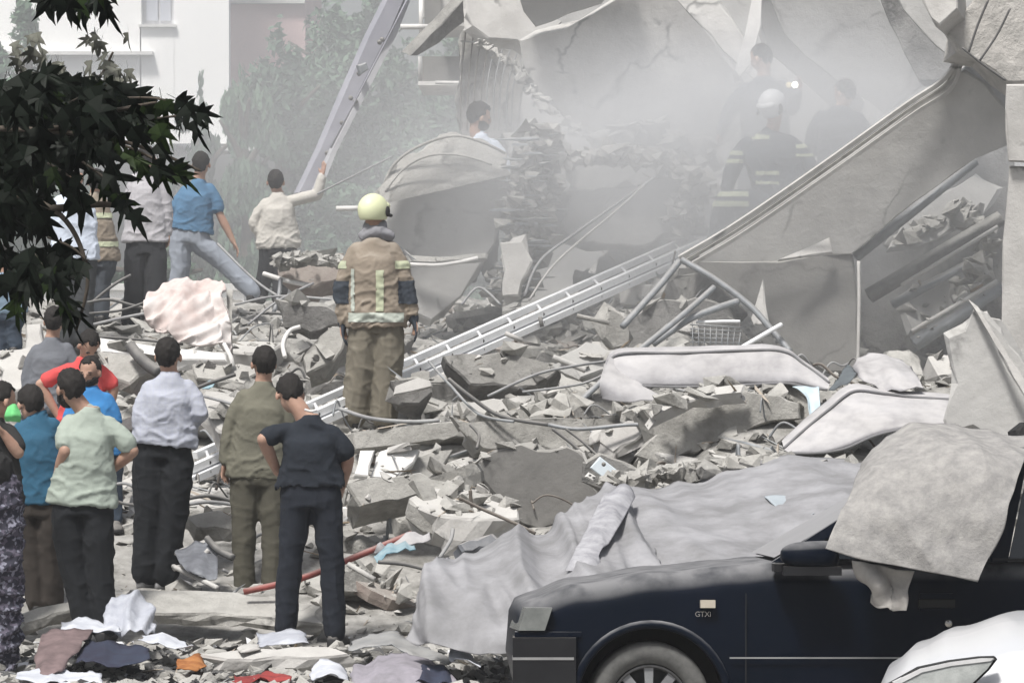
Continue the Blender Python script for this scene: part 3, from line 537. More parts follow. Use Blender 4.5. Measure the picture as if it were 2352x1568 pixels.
# rocks joined to give the mid mound its broken look
for i in range(95):
    p = scatter_pt(430, 2330, 23.5, 31.5); s = U(.16, .5)
    if i % 3 == 0: p = scatter_pt(900, 1500, 25.3, 29.5); s = U(.3, .6)
    qx, qy = px(p)
    if 1360 < qx < 2220 and 770 < qy < 1060: continue
    bm = hull_bm(22, s, s * U(.5, .9), s * U(.2, .5), flat=0.5 * (i % 2)); bmesh.ops.bevel(bm, geom=bm.edges[:], offset=s * .04, segments=1, affect='EDGES')
    R = Matrix.Translation(p + Vector((0, 0, s * .15))) @ Matrix.Rotation(U(0, 6.3), 4, 'Z') @ Matrix.Rotation(U(-.5, .5), 4, 'X')
    bm.transform(R); o = mkbm('rubble_lump', bm, [CON, COND, CON, CONL][i % 4])
    tag(o, ('big ' if s > .3 else '') + ['grey', 'dark', 'mid grey', 'pale'][i % 4] + (' slabby' if i % 2 else ' boulder like') + ' concrete lump ' + where(p), 'chunk', 'large lumps of concrete in the mound')

DG = bpy.context.evaluated_depsgraph_get()
def chips(name, n, region, smin, smax, m, aspect=(1, .7, .4), lift=0.3, power=2.8, thin=False):
    vs, fs = [], []; base = []
    for k in range(8):
        bm = hull_bm(9); bm.verts.index_update(); base.append(([v.co.copy() for v in bm.verts], [[v.index for v in f.verts] for f in bm.faces])); bm.free()
    for i in range(n):
        p = drop(scatter_pt(*region(i))); s = smin + (smax - smin) * rnd() ** power
        if p.y < 22.6: s *= .6
        R = Matrix.Rotation(U(0, 6.3), 3, 'Z') @ Matrix.Rotation(U(-.7, .7), 3, 'X') @ Matrix.Rotation(U(-.7, .7), 3, 'Y')
        bv, bf = base[i % 8]; b0 = len(vs)
        if p.x < -1.5 and 21.9 < p.y < 24.3 and rnd() < .85: continue
        for v in bv: q = R @ Vector((v.x * s * aspect[0], v.y * s * aspect[1], v.z * s * aspect[2])); vs.append(p + q + Vector((0, 0, s * lift * aspect[2])))
        fs += [[b0 + a for a in f] for f in bf]
    o = mk(name, vs, fs, m, loc=(0, 0, 0)); tag(o, kind='stuff'); return o
RG = lambda i: (-60, 2400, 18.6, 34)
RN = lambda i: (-60, 1250, 18.6, 22)
RF = lambda i: (-60, 1150, 18.6, 21.2)
tag(chips('rubble', 6000, RG, 0.02, 0.22, CON), 'grey broken concrete rubble covering the mound', 'rubble')
tag(chips('pale_rubble', 1800, RG, 0.02, 0.15, CONL), 'pale plaster bits mixed through the rubble', 'rubble')
tag(chips('dark_rubble', 2500, RG, 0.03, 0.14, COND), 'dark broken bits mixed through the rubble', 'rubble')
tag(chips('splintered_debris', 2000, RG, 0.05, 0.28, WOOD, (1, .08, .05), 1.5), 'thin dusty sticks and laths tangled in the rubble', 'debris')
tag(chips('metal_strips', 1300, RG, 0.06, 0.34, STEEL, (1, .05, .05), 2.5), 'thin grey metal strips tangled in the rubble', 'debris')
tag(chips('trash', 2000, RF, 0.04, 0.2, mat('dark_trash', (0.12, 0.12, 0.12), (0.03, 0.03, 0.03), 3, 0.9), (1, .7, .18)), 'dark trodden rags and trash on the near ground', 'trash')
tag(chips('rubble', 1800, RF, 0.03, 0.22, CON, (1, .7, .3)), 'grey rubble trodden into the near ground', 'rubble')
tag(chips('paper_scraps', 420, RN, 0.03, 0.16, mat('white_trash', (0.75, 0.76, 0.78), (0.6, 0.61, 0.64), 8, 0.8), (1, .8, .12), 0.6), 'white paper and plastic scraps on the near ground', 'trash')

def clinging(name, n, pts, D, m, smin, smax, label, aspect=(1, .7, .5)):
    vs, fs = [], []
    for i in range(n):
        a, b = pts[i % (len(pts) - 1)], pts[i % (len(pts) - 1) + 1]; t = rnd(); w_ = a[2] + (b[2] - a[2]) * t
        c = V(a[0] + (b[0] - a[0]) * t + random.gauss(0, w_ * .45), a[1] + (b[1] - a[1]) * t + random.gauss(0, w_ * .2), D + random.gauss(0, .12)); s = smin + (smax - smin) * rnd() ** 2
        bm = hull_bm(9, s * aspect[0], s * aspect[1], s * aspect[2]); bm.transform(Matrix.Translation(c) @ Matrix.Rotation(U(0, 6.3), 4, 'Z') @ Matrix.Rotation(U(0, 6.3), 4, 'X')); bm.verts.index_update(); b0 = len(vs)
        vs += [v.co.copy() for v in bm.verts]; fs += [[b0 + v.index for v in f.verts] for f in bm.faces]; bm.free()
    o = mk(name, vs, fs, m); tag(o, label, 'debris', kind='stuff')
CUR = [(1235, 300, 45), (1225, 420, 55), (1215, 520, 50), (1190, 620, 40), (1160, 680, 40)]
clinging('debris', 330, CUR, 30.9, CON, .04, .22, 'tangled grey debris hanging beside the big rounded slab')
clinging('debris', 200, CUR, 30.8, COND, .04, .2, 'dark tangled debris hanging beside the big rounded slab')
clinging('debris', 160, CUR, 30.7, STEEL, .1, .4, 'thin strips tangled in the hanging debris', (1, .06, .06))
clinging('debris', 260, [(1300, 370, 30), (1400, 350, 30), (1520, 370, 40), (1600, 420, 40), (1560, 520, 50)], 31.2, CON, .04, .22, 'grey debris heaped below the pale hanging slab')
clinging('debris', 150, [(1400, 320, 14), (1480, 300, 40), (1550, 330, 45), (1620, 370, 40)], 32.5, COND, .06, .3, 'dark debris under the edge of the pale hanging slab')
clinging('debris', 140, [(1100, 95, 8), (1190, 160, 14), (1240, 230, 14), (1330, 310, 14), (1420, 330, 12)], 35.6, CON, .03, .13, 'crumbs along the broken edge of the pale hanging slab')
clinging('debris', 240, [(640, 600, 18), (720, 590, 22), (780, 600, 18)], 29.8, CON, .03, .14, 'broken bits on the wall lump behind the firefighter')
clinging('debris', 260, [(1400, 1110, 14), (1520, 1085, 18), (1700, 1068, 16), (1850, 1065, 14), (2000, 1075, 12)], 22.7, CON, .03, .16, 'broken bits along the upper edge of the wide pale sheet')
clinging('debris', 120, [(2060, 560, 20), (2200, 470, 30), (2270, 560, 40), (2200, 700, 40)], 29.6, CON, .05, .2, 'debris caught in the cavity under the leaning slab')
# ------------------------------------------------------------------ cables, rebar, frames in the rubble
def tubes(defs, name, cat, group=None):
    for pts, r, m, lab in defs: tube(name, pts, r, m, lab, cat, group)
W1 = 'bent steel and wires in the rubble'
tubes([
 ([(1565, 596, 28.0), (1640, 640, 27.9), (1720, 700, 27.8), (1775, 760, 27.7), (1815, 808, 27.6)], 0.028, STEEL, 'long bent steel rail curving down to the mattress'),
 ([(1560, 600, 28.2), (1520, 650, 28), (1430, 750, 27.6)], 0.03, STEEL, 'straight grey profile dropping left from the slab corner'),
 ([(1500, 790, 27.4), (1580, 735, 27.5), (1640, 710, 27.6), (1695, 692, 27.7)], 0.03, STEEL, 'bent grey profile meeting the curved rail'),
 ([(1320, 935, 26.8), (1400, 860, 27), (1560, 730, 27.4), (1640, 660, 27.7)], 0.028, STEEL, 'long straight grey profile running under the mattress'),
 ([(1700, 800, 27.4), (1760, 765, 27.5), (1795, 745, 27.6)], 0.02, ALU, 'short pale rod below the curved rail'),
 ([(1972, 600, 28.4), (1973, 700, 28.3), (1970, 850, 28.2)], 0.016, CONL, 'thin upright pipe in front of the grey wall panel'),
 ([(1600, 740, 27.6), (1660, 738, 27.5), (1700, 738, 27.5)], 0.014, ALU, 'thin pale rod over the steel mesh'),
 ([(1270, 820, 27.0), (1310, 836, 27), (1345, 850, 27)], 0.025, CONL, 'short pale batten beside the ladder foot'),
 ([(1160, 765, 27.0), (1200, 782, 27)], 0.02, CONL, 'small pale batten near the ladder middle'),
 ([(1325, 725, 27.6), (1400, 742, 27.6)], 0.02, CON, 'grey batten right of the ladder'),
 ([(1030, 870, 25.7), (1080, 910, 25.6), (1150, 955, 25.5), (1260, 975, 25.3)], 0.016, CABD, 'dark cable looping over the broken beam end'),
 ([(985, 830, 26.5), (1030, 880, 26), (1100, 950, 25.6), (1180, 968, 25.4)], 0.012, STEEL, 'thin wire falling from the ladder to the beam'),
 ([(1120, 910, 25.6), (1230, 860, 25.6), (1320, 840, 25.7), (1390, 830, 25.9)], 0.012, CAB, 'thin grey wire arching left of the mattress'),
 ([(1200, 900, 25.5), (1340, 880, 25.6), (1420, 840, 26)], 0.01, CAB, 'thin grey wire hugging the mattress end'),
 ([(780, 938, 25.9), (850, 960, 25.8), (940, 968, 25.8), (1010, 965, 25.8)], 0.016, CAB, 'pale hose lying at the firefighter boots'),
 ([(1080, 975, 25.3), (1100, 1000, 25.2), (1095, 1030, 25.1)], 0.012, CABD, 'short hook of wire hanging off the broken beam end'),
 ([(1260, 975, 25), (1330, 985, 24.9), (1440, 975, 24.8), (1490, 975, 24.8)], 0.016, STEEL, 'flat wire bundle lying on the broken beam end'),
 ([(1270, 985, 24.6), (1310, 1015, 24.5), (1345, 1045, 24.4), (1380, 1060, 24.3)], 0.014, CABD, 'dark wire leading to the socket box'),
 ([(1300, 985, 24.6), (1345, 1020, 24.5), (1395, 1070, 24.3)], 0.01, CABD, 'second dark wire leading to the socket box'),
 ([(1080, 1125, 22.6), (1082, 1150, 22.6), (1085, 1165, 22.6)], 0.014, REB, 'upright bent bar on the pale topped block'),
 ([(1055, 1143, 22.5), (1100, 1165, 22.5), (1180, 1200, 22.4), (1230, 1225, 22.4)], 0.012, REB, 'rusty bar leaning over the pale topped block'),
 ([(1040, 1215, 22.3), (1035, 1240, 22.2), (1010, 1280, 22)], 0.014, CAB, 'pale bent strap below the rough block end'),
 ([(205, 700, 29.5), (260, 655, 29.6), (300, 632, 29.7)], 0.014, CABD, 'dark wire rising past the bright low wall'),
 ([(200, 695, 29.4), (250, 688, 29.4), (300, 700, 29.4), (350, 712, 29.4)], 0.014, CABD, 'dark wire loop before the bright low wall'),
 ([(205, 720, 29.2), (280, 712, 29.2), (345, 690, 29.3), (380, 680, 29.4)], 0.012, CABD, 'dark wire crossing the black trousers on the rubble'),
 ([(215, 745, 29), (290, 728, 29), (400, 708, 29)], 0.014, CAB, 'grey hose low across the black trousers'),
 ([(190, 772, 28.6), (300, 778, 28.6), (420, 790, 28.5)], 0.012, CABD, 'dark wire lying along the white slab edge'),
 ([(500, 560, 31), (600, 655, 30.6), (690, 700, 30.2), (800, 720, 30)], 0.012, CAB, 'long pale wire behind the striding man'),
 ([(605, 628, 30), (660, 645, 29.9), (710, 655, 29.8)], 0.022, WHT, 'white pipe lying right of the dark trousers'),
 ([(570, 745, 29), (640, 690, 29.2), (720, 650, 29.4)], 0.012, CAB, 'grey wire rising left of the firefighter'),
 ([(540, 700, 29.6), (640, 680, 29.4), (790, 690, 29.2)], 0.012, CAB, 'level grey wire left of the firefighter'),
 ([(590, 720, 29.2), (640, 720, 29.1), (700, 728, 29)], 0.014, CABD, 'short dark cable left of the firefighter'),
 ([(645, 640, 29.7), (640, 680, 29.6), (628, 720, 29.5)], 0.02, STEEL, 'leaning steel post among the wires'),
 ([(655, 820, 26.8), (650, 790, 26.9), (665, 760, 27), (690, 750, 27)], 0.02, WHT, 'white bent pipe above the olive shirt man'),
 ([(515, 790, 26.5), (530, 820, 26.4), (535, 840, 26.4)], 0.02, WHT, 'white pipe end below the pink blanket'),
 ([(430, 900, 25.6), (480, 880, 25.6), (540, 860, 25.7)], 0.016, CABD, 'dark rod behind the checked shirt shoulder'),
 ([(450, 905, 25.4), (540, 930, 25.2), (600, 960, 25)], 0.012, CAB, 'thin wire between the checked and olive shirts'),
 ([(430, 1145, 24), (480, 1138, 24), (535, 1150, 24)], 0.014, CABD, 'bundle wire level with the belts'),
 ([(430, 1158, 23.9), (480, 1152, 23.9), (535, 1158, 23.9)], 0.014, CAB, 'lower bundle wire level with the belts'),
 ([(250, 1140, 24.2), (280, 1155, 24.2), (320, 1160, 24.2)], 0.012, CABD, 'short dark wire by the blue jeans'),
 ([(245, 1115, 24.3), (290, 1110, 24.3), (320, 1128, 24.3)], 0.012, CAB, 'short grey wire by the blue jeans'),
 ([(300, 795, 26.6), (330, 830, 26.4), (365, 855, 26.3)], 0.05, CABD, 'thick dark strap curling on the white slab'),
 ([(1205, 680, 29.8), (1240, 600, 30), (1330, 530, 30.2), (1500, 410, 30.5)], 0.014, CAB, 'long taut wire climbing into the dust'),
 ([(1215, 690, 29.7), (1280, 600, 29.9), (1420, 480, 30.2), (1480, 425, 30.3)], 0.012, CONL, 'second taut wire climbing into the dust'),
 ([(730, 445, 32), (800, 410, 33), (900, 360, 34)], 0.01, CAB, 'thin line stretched from the raised hand'),
 ([(1150, 700, 29.4), (1100, 660, 29.5), (1060, 700, 29.4)], 0.012, CAB, 'slack wire above the ladder'),
 ([(475, 1235, 22.9), (500, 1262, 22.8), (535, 1280, 22.7)], 0.025, CABD, 'dark angle bar left of the khaki trousers'),
 ([(398, 1300, 22.8), (470, 1335, 22.4), (500, 1350, 22.3)], 0.018, CONL, 'pale batten lying at the checked shirt man shoe'),
 ([(400, 1305, 22.9), (450, 1290, 22.8), (480, 1262, 22.8)], 0.02, CONL, 'pale batten rim of the broken crate'),
 ([(800, 1295, 21.3), (860, 1330, 21.2)], 0.018, CONL, 'pale stick right of the black trousers'),
 ([(870, 1290, 21.4), (930, 1295, 21.3), (990, 1310, 21.2)], 0.014, CABD, 'dark flat cable beside the draped sheet'),
], 'wire', 'wire', W1)
tube('red_pipe', [(560, 1358, 21.9), (690, 1328, 21.9), (800, 1285, 22), (945, 1225, 22.3)], 0.022, mat('red_pipe_paint', (0.36, 0.09, 0.08), (0.2, 0.07, 0.06), 5, 0.7, dust=0.4), 'dull red pipe passing behind the black trousers', 'pipe')
def mesh_panel():
    r = root('steel_mesh', V(1640, 800, 28.2), 'crumpled steel mesh panel above the white mattress', 'mesh')
    for k in range(9): tube('bar', [(1590 + k * 14, 740 + k * 2, 28.4), (1592 + k * 13, 800, 28.3)], 0.006, STEEL, parent=r, k=1, sides=4)
    for k in range(6): tube('bar', [(1585, 745 + k * 10, 28.38), (1705, 752 + k * 9, 28.38)], 0.006, STEEL, parent=r, k=1, sides=4)
mesh_panel()
# thin random wires so the mound is tangled
for i in range(70):
    p = scatter_pt(420, 2000, 23.5, 31); a = U(0, 6.3); L = U(.25, .9)
    P = [p + Vector((math.cos(a) * L * t * .5, math.sin(a) * L * t * .4, 0.05 + math.sin(t * 2.5) * U(.05, .22) + U(0, .08))) for t in (-1, -.4, .2, .7, 1)]
    tag(tube('wire', P, U(.006, .013), [CAB, CABD, REB, STEEL][i % 4], world=True), ('long ' if L > .55 else 'short ') + ['grey', 'dark', 'rusty', 'steel'][i % 4] + ' bent wire ' + where(p), 'wire', 'thin wires poking out of the rubble')

# ------------------------------------------------------------------ ladders
def ladder():
    A = [(440, 1092, 23.9), (1655, 522, 29.6)]
    r = root('ladder', V(700, 960, 25), 'long aluminium ladder rising through the rubble to the slab corner', 'ladder')
    a, b = V(438, 1052, 25.5), V(1655, 516, 31.5); d = (b - a).normalized()
    def rail(p, q, w_, h_, m=ALU):
        s = d.cross(Vector((0, 0, 1))).normalized(); u = s.cross(d).normalized(); vs = []
        for c in (p, q):
            for i, j in ((-1, -1), (1, -1), (1, 1), (-1, 1)): vs.append(c + s * i * w_ + u * j * h_)
        return mk('rail', vs, [(0, 1, 2, 3), (7, 6, 5, 4), (0, 4, 5, 1), (1, 5, 6, 2), (2, 6, 7, 3), (3, 7, 4, 0)], m, r)
    nrm = Vector((0.0, -0.25, 0.0))
    lo0, lo1 = V(438, 1077, 25.5), V(1655, 537, 31.4)
    bt0, bt1 = V(438, 1103, 25.45), V(1655, 559, 31.35)
    rail(a + Vector((0, .35, 0)), b + Vector((0, .35, 0)), 0.026, 0.028); rail(lo0, lo1, 0.028, 0.03); rail(bt0, bt1, 0.028, 0.028)
    GA = mat('ladder_web', (0.5, 0.51, 0.53), (0.4, 0.41, 0.43), 9, 0.5, metal=0.3)
    mk('web', [lo0 + Vector((0, .01, -.01)), lo1 + Vector((0, .01, -.01)), bt1 + Vector((0, .01, .01)), bt0 + Vector((0, .01, .01)), lo0 + Vector((0, .022, -.01)), lo1 + Vector((0, .022, -.01)), bt1 + Vector((0, .022, .01)), bt0 + Vector((0, .022, .01))], [(0, 1, 2, 3), (7, 6, 5, 4), (0, 4, 5, 1), (1, 5, 6, 2), (2, 6, 7, 3), (3, 7, 4, 0)], GA, r)
    L = 17
    for k in range(L):
        t = (k + .5) / L; p = lo0.lerp(lo1, t); q = a.lerp(b, t - 0.012) + Vector((0, .35, 0))
        tube('rung', [p, q], 0.014, ALU, parent=r, world=True, sides=6)
        e = p.lerp(bt0.lerp(bt1, t), .15); e2 = p.lerp(bt0.lerp(bt1, t), .95)
        for c in (e, e2): tube('bolt', [c + Vector((0, -.005, 0)), c + Vector((0, -.035, 0))], 0.016, BLK, parent=r, world=True, sides=8)
    c = V(1240, 735, 29.0); tube('stop_bracket', [c + Vector((0, -.03, .03)), c + Vector((0.02, -.03, -.06))], 0.02, COND, parent=r, world=True)
ladder()
def boom():
    r = root('raised_ladder', V(690, 440, 40), 'tall raised fire ladder boom leaning right before the hazy trees', 'ladder')
    GB = mat('boom_paint', (0.38, 0.38, 0.42), (0.3, 0.3, 0.34), 2, 0.6)
    slab('boom_side', [(688, 442), (718, 442), (760, 345), (822, 220), (900, 62), (940, -30), (905, -30), (850, 80), (790, 215), (735, 345)], 40, (0.3, -1, 0), 0.3, GB, parent=r, rough=0.0, step=9)
    slab('boom_top', [(722, 442), (738, 436), (772, 352), (836, 228), (912, 80), (955, -30), (943, -30), (902, 62), (824, 222), (762, 347)], 39.95, (0.4, -1, 0.2), 0.2, mat('boom_top_paint', (0.45, 0.45, 0.47), None, 2, 0.6), parent=r, rough=0.0, step=9)
    for (x, y) in [(878, 92), (872, 98), (832, 160), (825, 170), (817, 233), (806, 226), (797, 290), (786, 283), (752, 352), (745, 395)]:
        p = V(x, y, 39.9); tube('bolt', [p, p + Vector((0, -.08, 0))], 0.03, COND, parent=r, world=True, sides=8)
    slab('joint_collar', [(822, 150), (842, 142), (848, 160), (828, 172)], 39.7, (0.3, -1, 0), 0.1, STEEL, parent=r, rough=0.01)
    tube('handrail', [(760, 340, 39.5), (830, 205, 39.4), (905, 60, 39.3), (950, -30, 39.2)], 0.012, GB, parent=r, k=1)
boom()

# ------------------------------------------------------------------ mattresses, sheets, carpet, blanket
def mattress(name, top, bot, label, back=0.45, pip=True):
    """top / bottom edge of the near side in pixels; the mattress lies back from there"""
    r = root(name, V(*bot[len(bot) // 2]), label, 'mattress')
    T, B = [V(*p) for p in top], [V(*p) for p in bot]; T, B = spline(T, 8), spline(B, 8); K = len(T); rings = []
    for i in range(K):
        t, b = T[i], B[i]; h = (t - b); e = math.sin(math.pi * (0.04 + 0.92 * i / (K - 1))) ** 0.35
        back_v = Vector((0, back * e, 0.02)); out = Vector((0, -0.05 * e, 0)); R = []
        for f, o_ in ((0, 0), (.12, .7), (.35, 1), (.65, 1), (.88, .7), (1, 0)): R.append(b + h * f + out * o_)
        for f in (0.25, 0.5, 0.75, 1): R.append(t + back_v * f + Vector((0, 0, .03 * math.sin(f * 3.14))))
        for f in (.75, .25): R.append(b + h * f + back_v * 1.05)
        for f in (1, .66, .33): R.append(b + back_v * f)
        rings.append([p + Vector((0, 0, 1)) * noise.noise(p * 4) * .015 + Vector((0, -1, 0)) * noise.noise(p * 6) * .02 for p in R])
    n = len(rings[0]); vs = [p for R in rings for p in R]
    fs = [(i * n + j, (i + 1) * n + j, (i + 1) * n + (j + 1) % n, i * n + (j + 1) % n) for i in range(K - 1) for j in range(n)]
    fs += [tuple(range(n - 1, -1, -1)), tuple((K - 1) * n + j for j in range(n))]
    mk('padding', vs, fs, MATT, r, True)
    if pip:
        tube('piping', [p + Vector((0, -.012, .004)) for p in T], 0.011, PIPING, parent=r, world=True, k=1)
        tube('piping', [p + Vector((0, -.012, 0)) for p in B], 0.011, PIPING, parent=r, world=True, k=1)
mattress('mattress', [(1388, 860, 25.4), (1420, 815, 25.4), (1560, 812, 25.3), (1700, 806, 25.2), (1800, 808, 25.1), (1850, 840, 25), (1905, 880, 24.9)], [(1385, 890, 25.3), (1425, 885, 25.2), (1560, 888, 25.1), (1700, 884, 25), (1800, 880, 24.9), (1850, 888, 24.85), (1900, 895, 24.8)], 'long dusty white mattress lying level on the rubble', 0.5)
mattress('mattress', [(1800, 1030, 23.4), (1850, 985, 23.5), (1905, 940, 23.6), (1960, 900, 23.8), (2030, 905, 23.9), (2110, 914, 23.9), (2185, 918, 23.9)], [(1815, 1040, 23.3), (1880, 1040, 23.2), (1940, 1030, 23.2), (2010, 1000, 23.2), (2080, 985, 23.2), (2140, 985, 23.3), (2190, 985, 23.3)], 'sagging dusty mattress bent over the rubble before the tall plaster panel', 0.5)
cloth('slumped_sheet', [[(1390, 830, 25.3), (1405, 808, 25.5), (1440, 812, 25.7)], [(1378, 880, 25.1), (1420, 880, 25.1), (1480, 885, 25.2)], [(1385, 915, 25.1), (1450, 925, 25), (1540, 915, 25.1)]], MATT, 'loose pale sheet hanging off the near end of the level mattress', 'sheet', fold=.03)
o, _ = cloth('dust_sheet', [
 [(1035, 1292, 20.2), (1120, 1262, 20.5), (1225, 1262, 20.8), (1320, 1235, 21), (1395, 1175, 21.4), (1470, 1135, 21.8)],
 [(1008, 1310, 19.7), (1080, 1290, 19.7), (1210, 1290, 19.9), (1320, 1290, 20.1), (1400, 1250, 20.4), (1490, 1220, 20.8)],
 [(975, 1360, 19.4), (1060, 1345, 19.3), (1190, 1350, 19.3), (1310, 1345, 19.4), (1400, 1320, 19.6), (1500, 1300, 20)],
 [(958, 1420, 19.2), (1050, 1425, 19.0), (1180, 1430, 19.0), (1300, 1430, 19.0), (1400, 1400, 19.2), (1500, 1390, 19.5)],
 [(945, 1480, 19.1), (1045, 1500, 18.9), (1160, 1525, 18.8), (1300, 1540, 18.8), (1400, 1500, 19), (1500, 1480, 19.2)]], SHEET,
 'big dusty grey sheet draped over a hump in front of the dark car', 'sheet', k=16, fold=.12, fs_=2.1, fdir=(1.3, .6), fine=.004, jag=.02)
cloth('dust_sheet', [
 [(1440, 1150, 22.2), (1560, 1110, 22.5), (1700, 1085, 22.6), (1850, 1078, 22.6), (2000, 1082, 22.5), (2120, 1100, 22.3)],
 [(1430, 1210, 21.0), (1560, 1180, 21.2), (1700, 1160, 21.3), (1850, 1150, 21.3), (2000, 1150, 21.2), (2120, 1170, 21)],
 [(1420, 1290, 20.2), (1560, 1270, 20.3), (1700, 1250, 20.3), (1850, 1240, 20.3), (2000, 1240, 20.2), (2120, 1240, 20)],
 [(1410, 1400, 19.6), (1560, 1390, 19.6), (1700, 1380, 19.6), (1850, 1360, 19.6), (2000, 1360, 19.5), (2120, 1350, 19.4)]], SHEET,
 'wide pale dusty sheet spread behind the dark car bonnet', 'sheet', k=12, fold=.08, fs_=1.8, fdir=(.6, 1), fine=.004)
cloth('torn_cloth', [[(1400, 1150, 20.9), (1430, 1135, 21), (1450, 1150, 21)], [(1360, 1215, 20.2), (1390, 1205, 20.2), (1420, 1215, 20.2)], [(1325, 1290, 19.6), (1350, 1290, 19.55), (1375, 1285, 19.6)], [(1318, 1320, 19.5), (1345, 1325, 19.4), (1360, 1310, 19.5)]], mat('strip_cloth', (0.42, 0.42, 0.44), (0.25, 0.25, 0.27), 9, .9), 'torn pale strip lying across the fold of the draped sheet', 'cloth', fold=.05, fs_=5, k=6)
cloth('bonnet_cover', [[(1755, 1142, 21.4), (1850, 1140, 21.5), (1935, 1138, 21.5)], [(1775, 1160, 21.1), (1850, 1166, 21.1), (1900, 1155, 21.1)], [(1830, 1205, 20.7), (1850, 1195, 20.7), (1870, 1180, 20.7)]], mat('pale_blue_cloth', (0.4, 0.44, 0.47), (0.33, 0.37, 0.4), 3, 0.9), 'blue grey fabric hollow on the wide pale sheet', 'cloth', fold=.02, k=6)
BLUE = mat('sky_blue_cloth', (0.2, 0.42, 0.52), (0.1, 0.25, 0.33), 9, 0.9, dust=.5)
cloth('blue_rag', [[(862, 1290, 21.5), (890, 1262, 21.7), (945, 1250, 21.9)], [(868, 1300, 21.4), (905, 1282, 21.5), (955, 1262, 21.7)]], BLUE, 'crumpled sky blue rag under the red pipe', 'cloth', fold=.05, fs_=7, k=6)
cloth('white_rag', [[(865, 1262, 21.9), (930, 1235, 22.2), (985, 1232, 22.3)], [(855, 1285, 21.7), (920, 1262, 22), (990, 1250, 22.1)]], MATT, 'dusty white rag beside the sky blue rag', 'cloth', fold=.05, fs_=7, k=6)
cloth('white_rag', [[(1820, 1185 - 290, 24.6), (1850, 893, 24.6), (1880, 897, 24.6)], [(1852, 920, 24.4), (1865, 935, 24.4), (1885, 925, 24.4)], [(1862, 955, 24.3), (1870, 965, 24.3), (1882, 955, 24.3)]], mat('pale_cyan_cloth', (0.55, 0.64, 0.68), (0.45, 0.54, 0.6), 6, 0.9), 'pale cyan rag hanging between the two mattresses', 'cloth', fold=.03, fs_=6, k=6)
# heap of fabric behind the sagging mattress
for (g_, m_, l_) in [([[(1925, 865, 24.5), (1945, 840, 24.7), (1975, 850, 24.7)], [(1920, 910, 24.3), (1940, 905, 24.2), (1965, 880, 24.3)]], mat('charcoal_cloth', (0.13, 0.15, 0.16), (0.09, 0.1, 0.11), 5, 0.9), 'charcoal rag heaped above the sagging mattress'),
                     ([[(1960, 850, 24.7), (2020, 825, 24.9), (2080, 850, 24.8)], [(1980, 885, 24.3), (2040, 880, 24.2), (2110, 895, 24.2)], [(2010, 905, 24.1), (2070, 912, 24), (2125, 910, 24)]], MATT, 'pale fabric heap above the sagging mattress'),
                     ([[(2000, 830, 25), (2060, 815, 25.1), (2110, 835, 25)], [(2020, 860, 24.8), (2070, 860, 24.7), (2120, 872, 24.7)]], CON, 'dusty tan fabric at the top of the heap')]:
    cloth('fabric_heap', g_, m_, l_, 'cloth', fold=.06, fs_=5, k=7, jag=.03)
BLK2 = [[(345, 685, 28.2), (375, 672, 28.3), (415, 658, 28.4), (450, 668, 28.4), (485, 662, 28.4), (518, 668, 28.3)],
 [(336, 710, 28), (370, 705, 28), (410, 700, 28.05), (455, 705, 28.05), (490, 708, 28.1), (525, 705, 28)],
 [(342, 750, 27.9), (378, 750, 27.85), (415, 750, 27.8), (460, 755, 27.8), (500, 755, 27.9), (530, 750, 27.9)],
 [(365, 765, 27.8), (395, 780, 27.75), (430, 795, 27.7), (470, 802, 27.7), (505, 805, 27.75), (532, 808, 27.8)]]
cloth('blanket', BLK2, BLANK, 'crumpled white and pink blanket heaped on the rubble', 'blanket', k=16, fold=.075, fs_=3.6, fdir=(1, -1.6), fine=.01, jag=.03, thick=.02)
cloth('curtain', [[(520, 665, 28.3), (535, 664, 28.3)], [(524, 740, 28.1), (533, 740, 28.1)], [(528, 812, 28), (535, 815, 28)]], CON, 'grey hanging strip of cloth right of the blanket', 'cloth', fold=.02, k=8)
BAG = mat('plastic_bag', (0.55, 0.57, 0.62), (0.42, 0.44, 0.5), 7, 0.35, 0.01, 30, spec=.5)
cloth('plastic_bag', [[(262, 1392, 20.9), (290, 1378, 21), (320, 1380, 21.1), (338, 1395, 21)], [(250, 1425, 20.6), (285, 1420, 20.5), (320, 1420, 20.55), (346, 1425, 20.7)], [(248, 1455, 20.4), (285, 1465, 20.2), (325, 1462, 20.2), (355, 1455, 20.4)]], BAG, 'crumpled pale blue plastic bag beside the lifted concrete plank', 'plastic bag', fold=.06, fs_=8, k=8, jag=.02, fine=.01)
ORG = mat('orange_cloth', (0.45, 0.2, 0.07), (0.25, 0.09, 0.03), 8, 0.85)
RED = mat('red_cloth', (0.36, 0.06, 0.055), (0.16, 0.03, 0.03), 8, 0.85)
PK = mat('dusty_pink_cloth', (0.21, 0.155, 0.155), (0.12, 0.09, 0.09), 8, 0.9)
NAVY = mat('navy_rag', (0.04, 0.05, 0.08), (0.03, 0.03, 0.05), 8, 0.9)
PAP = mat('paper', (0.62, 0.64, 0.68), (0.45, 0.47, 0.52), 6, 0.8)
LAV = mat('lavender_cloth', (0.32, 0.3, 0.34), (0.22, 0.21, 0.23), 6, 0.9, .005, 20)
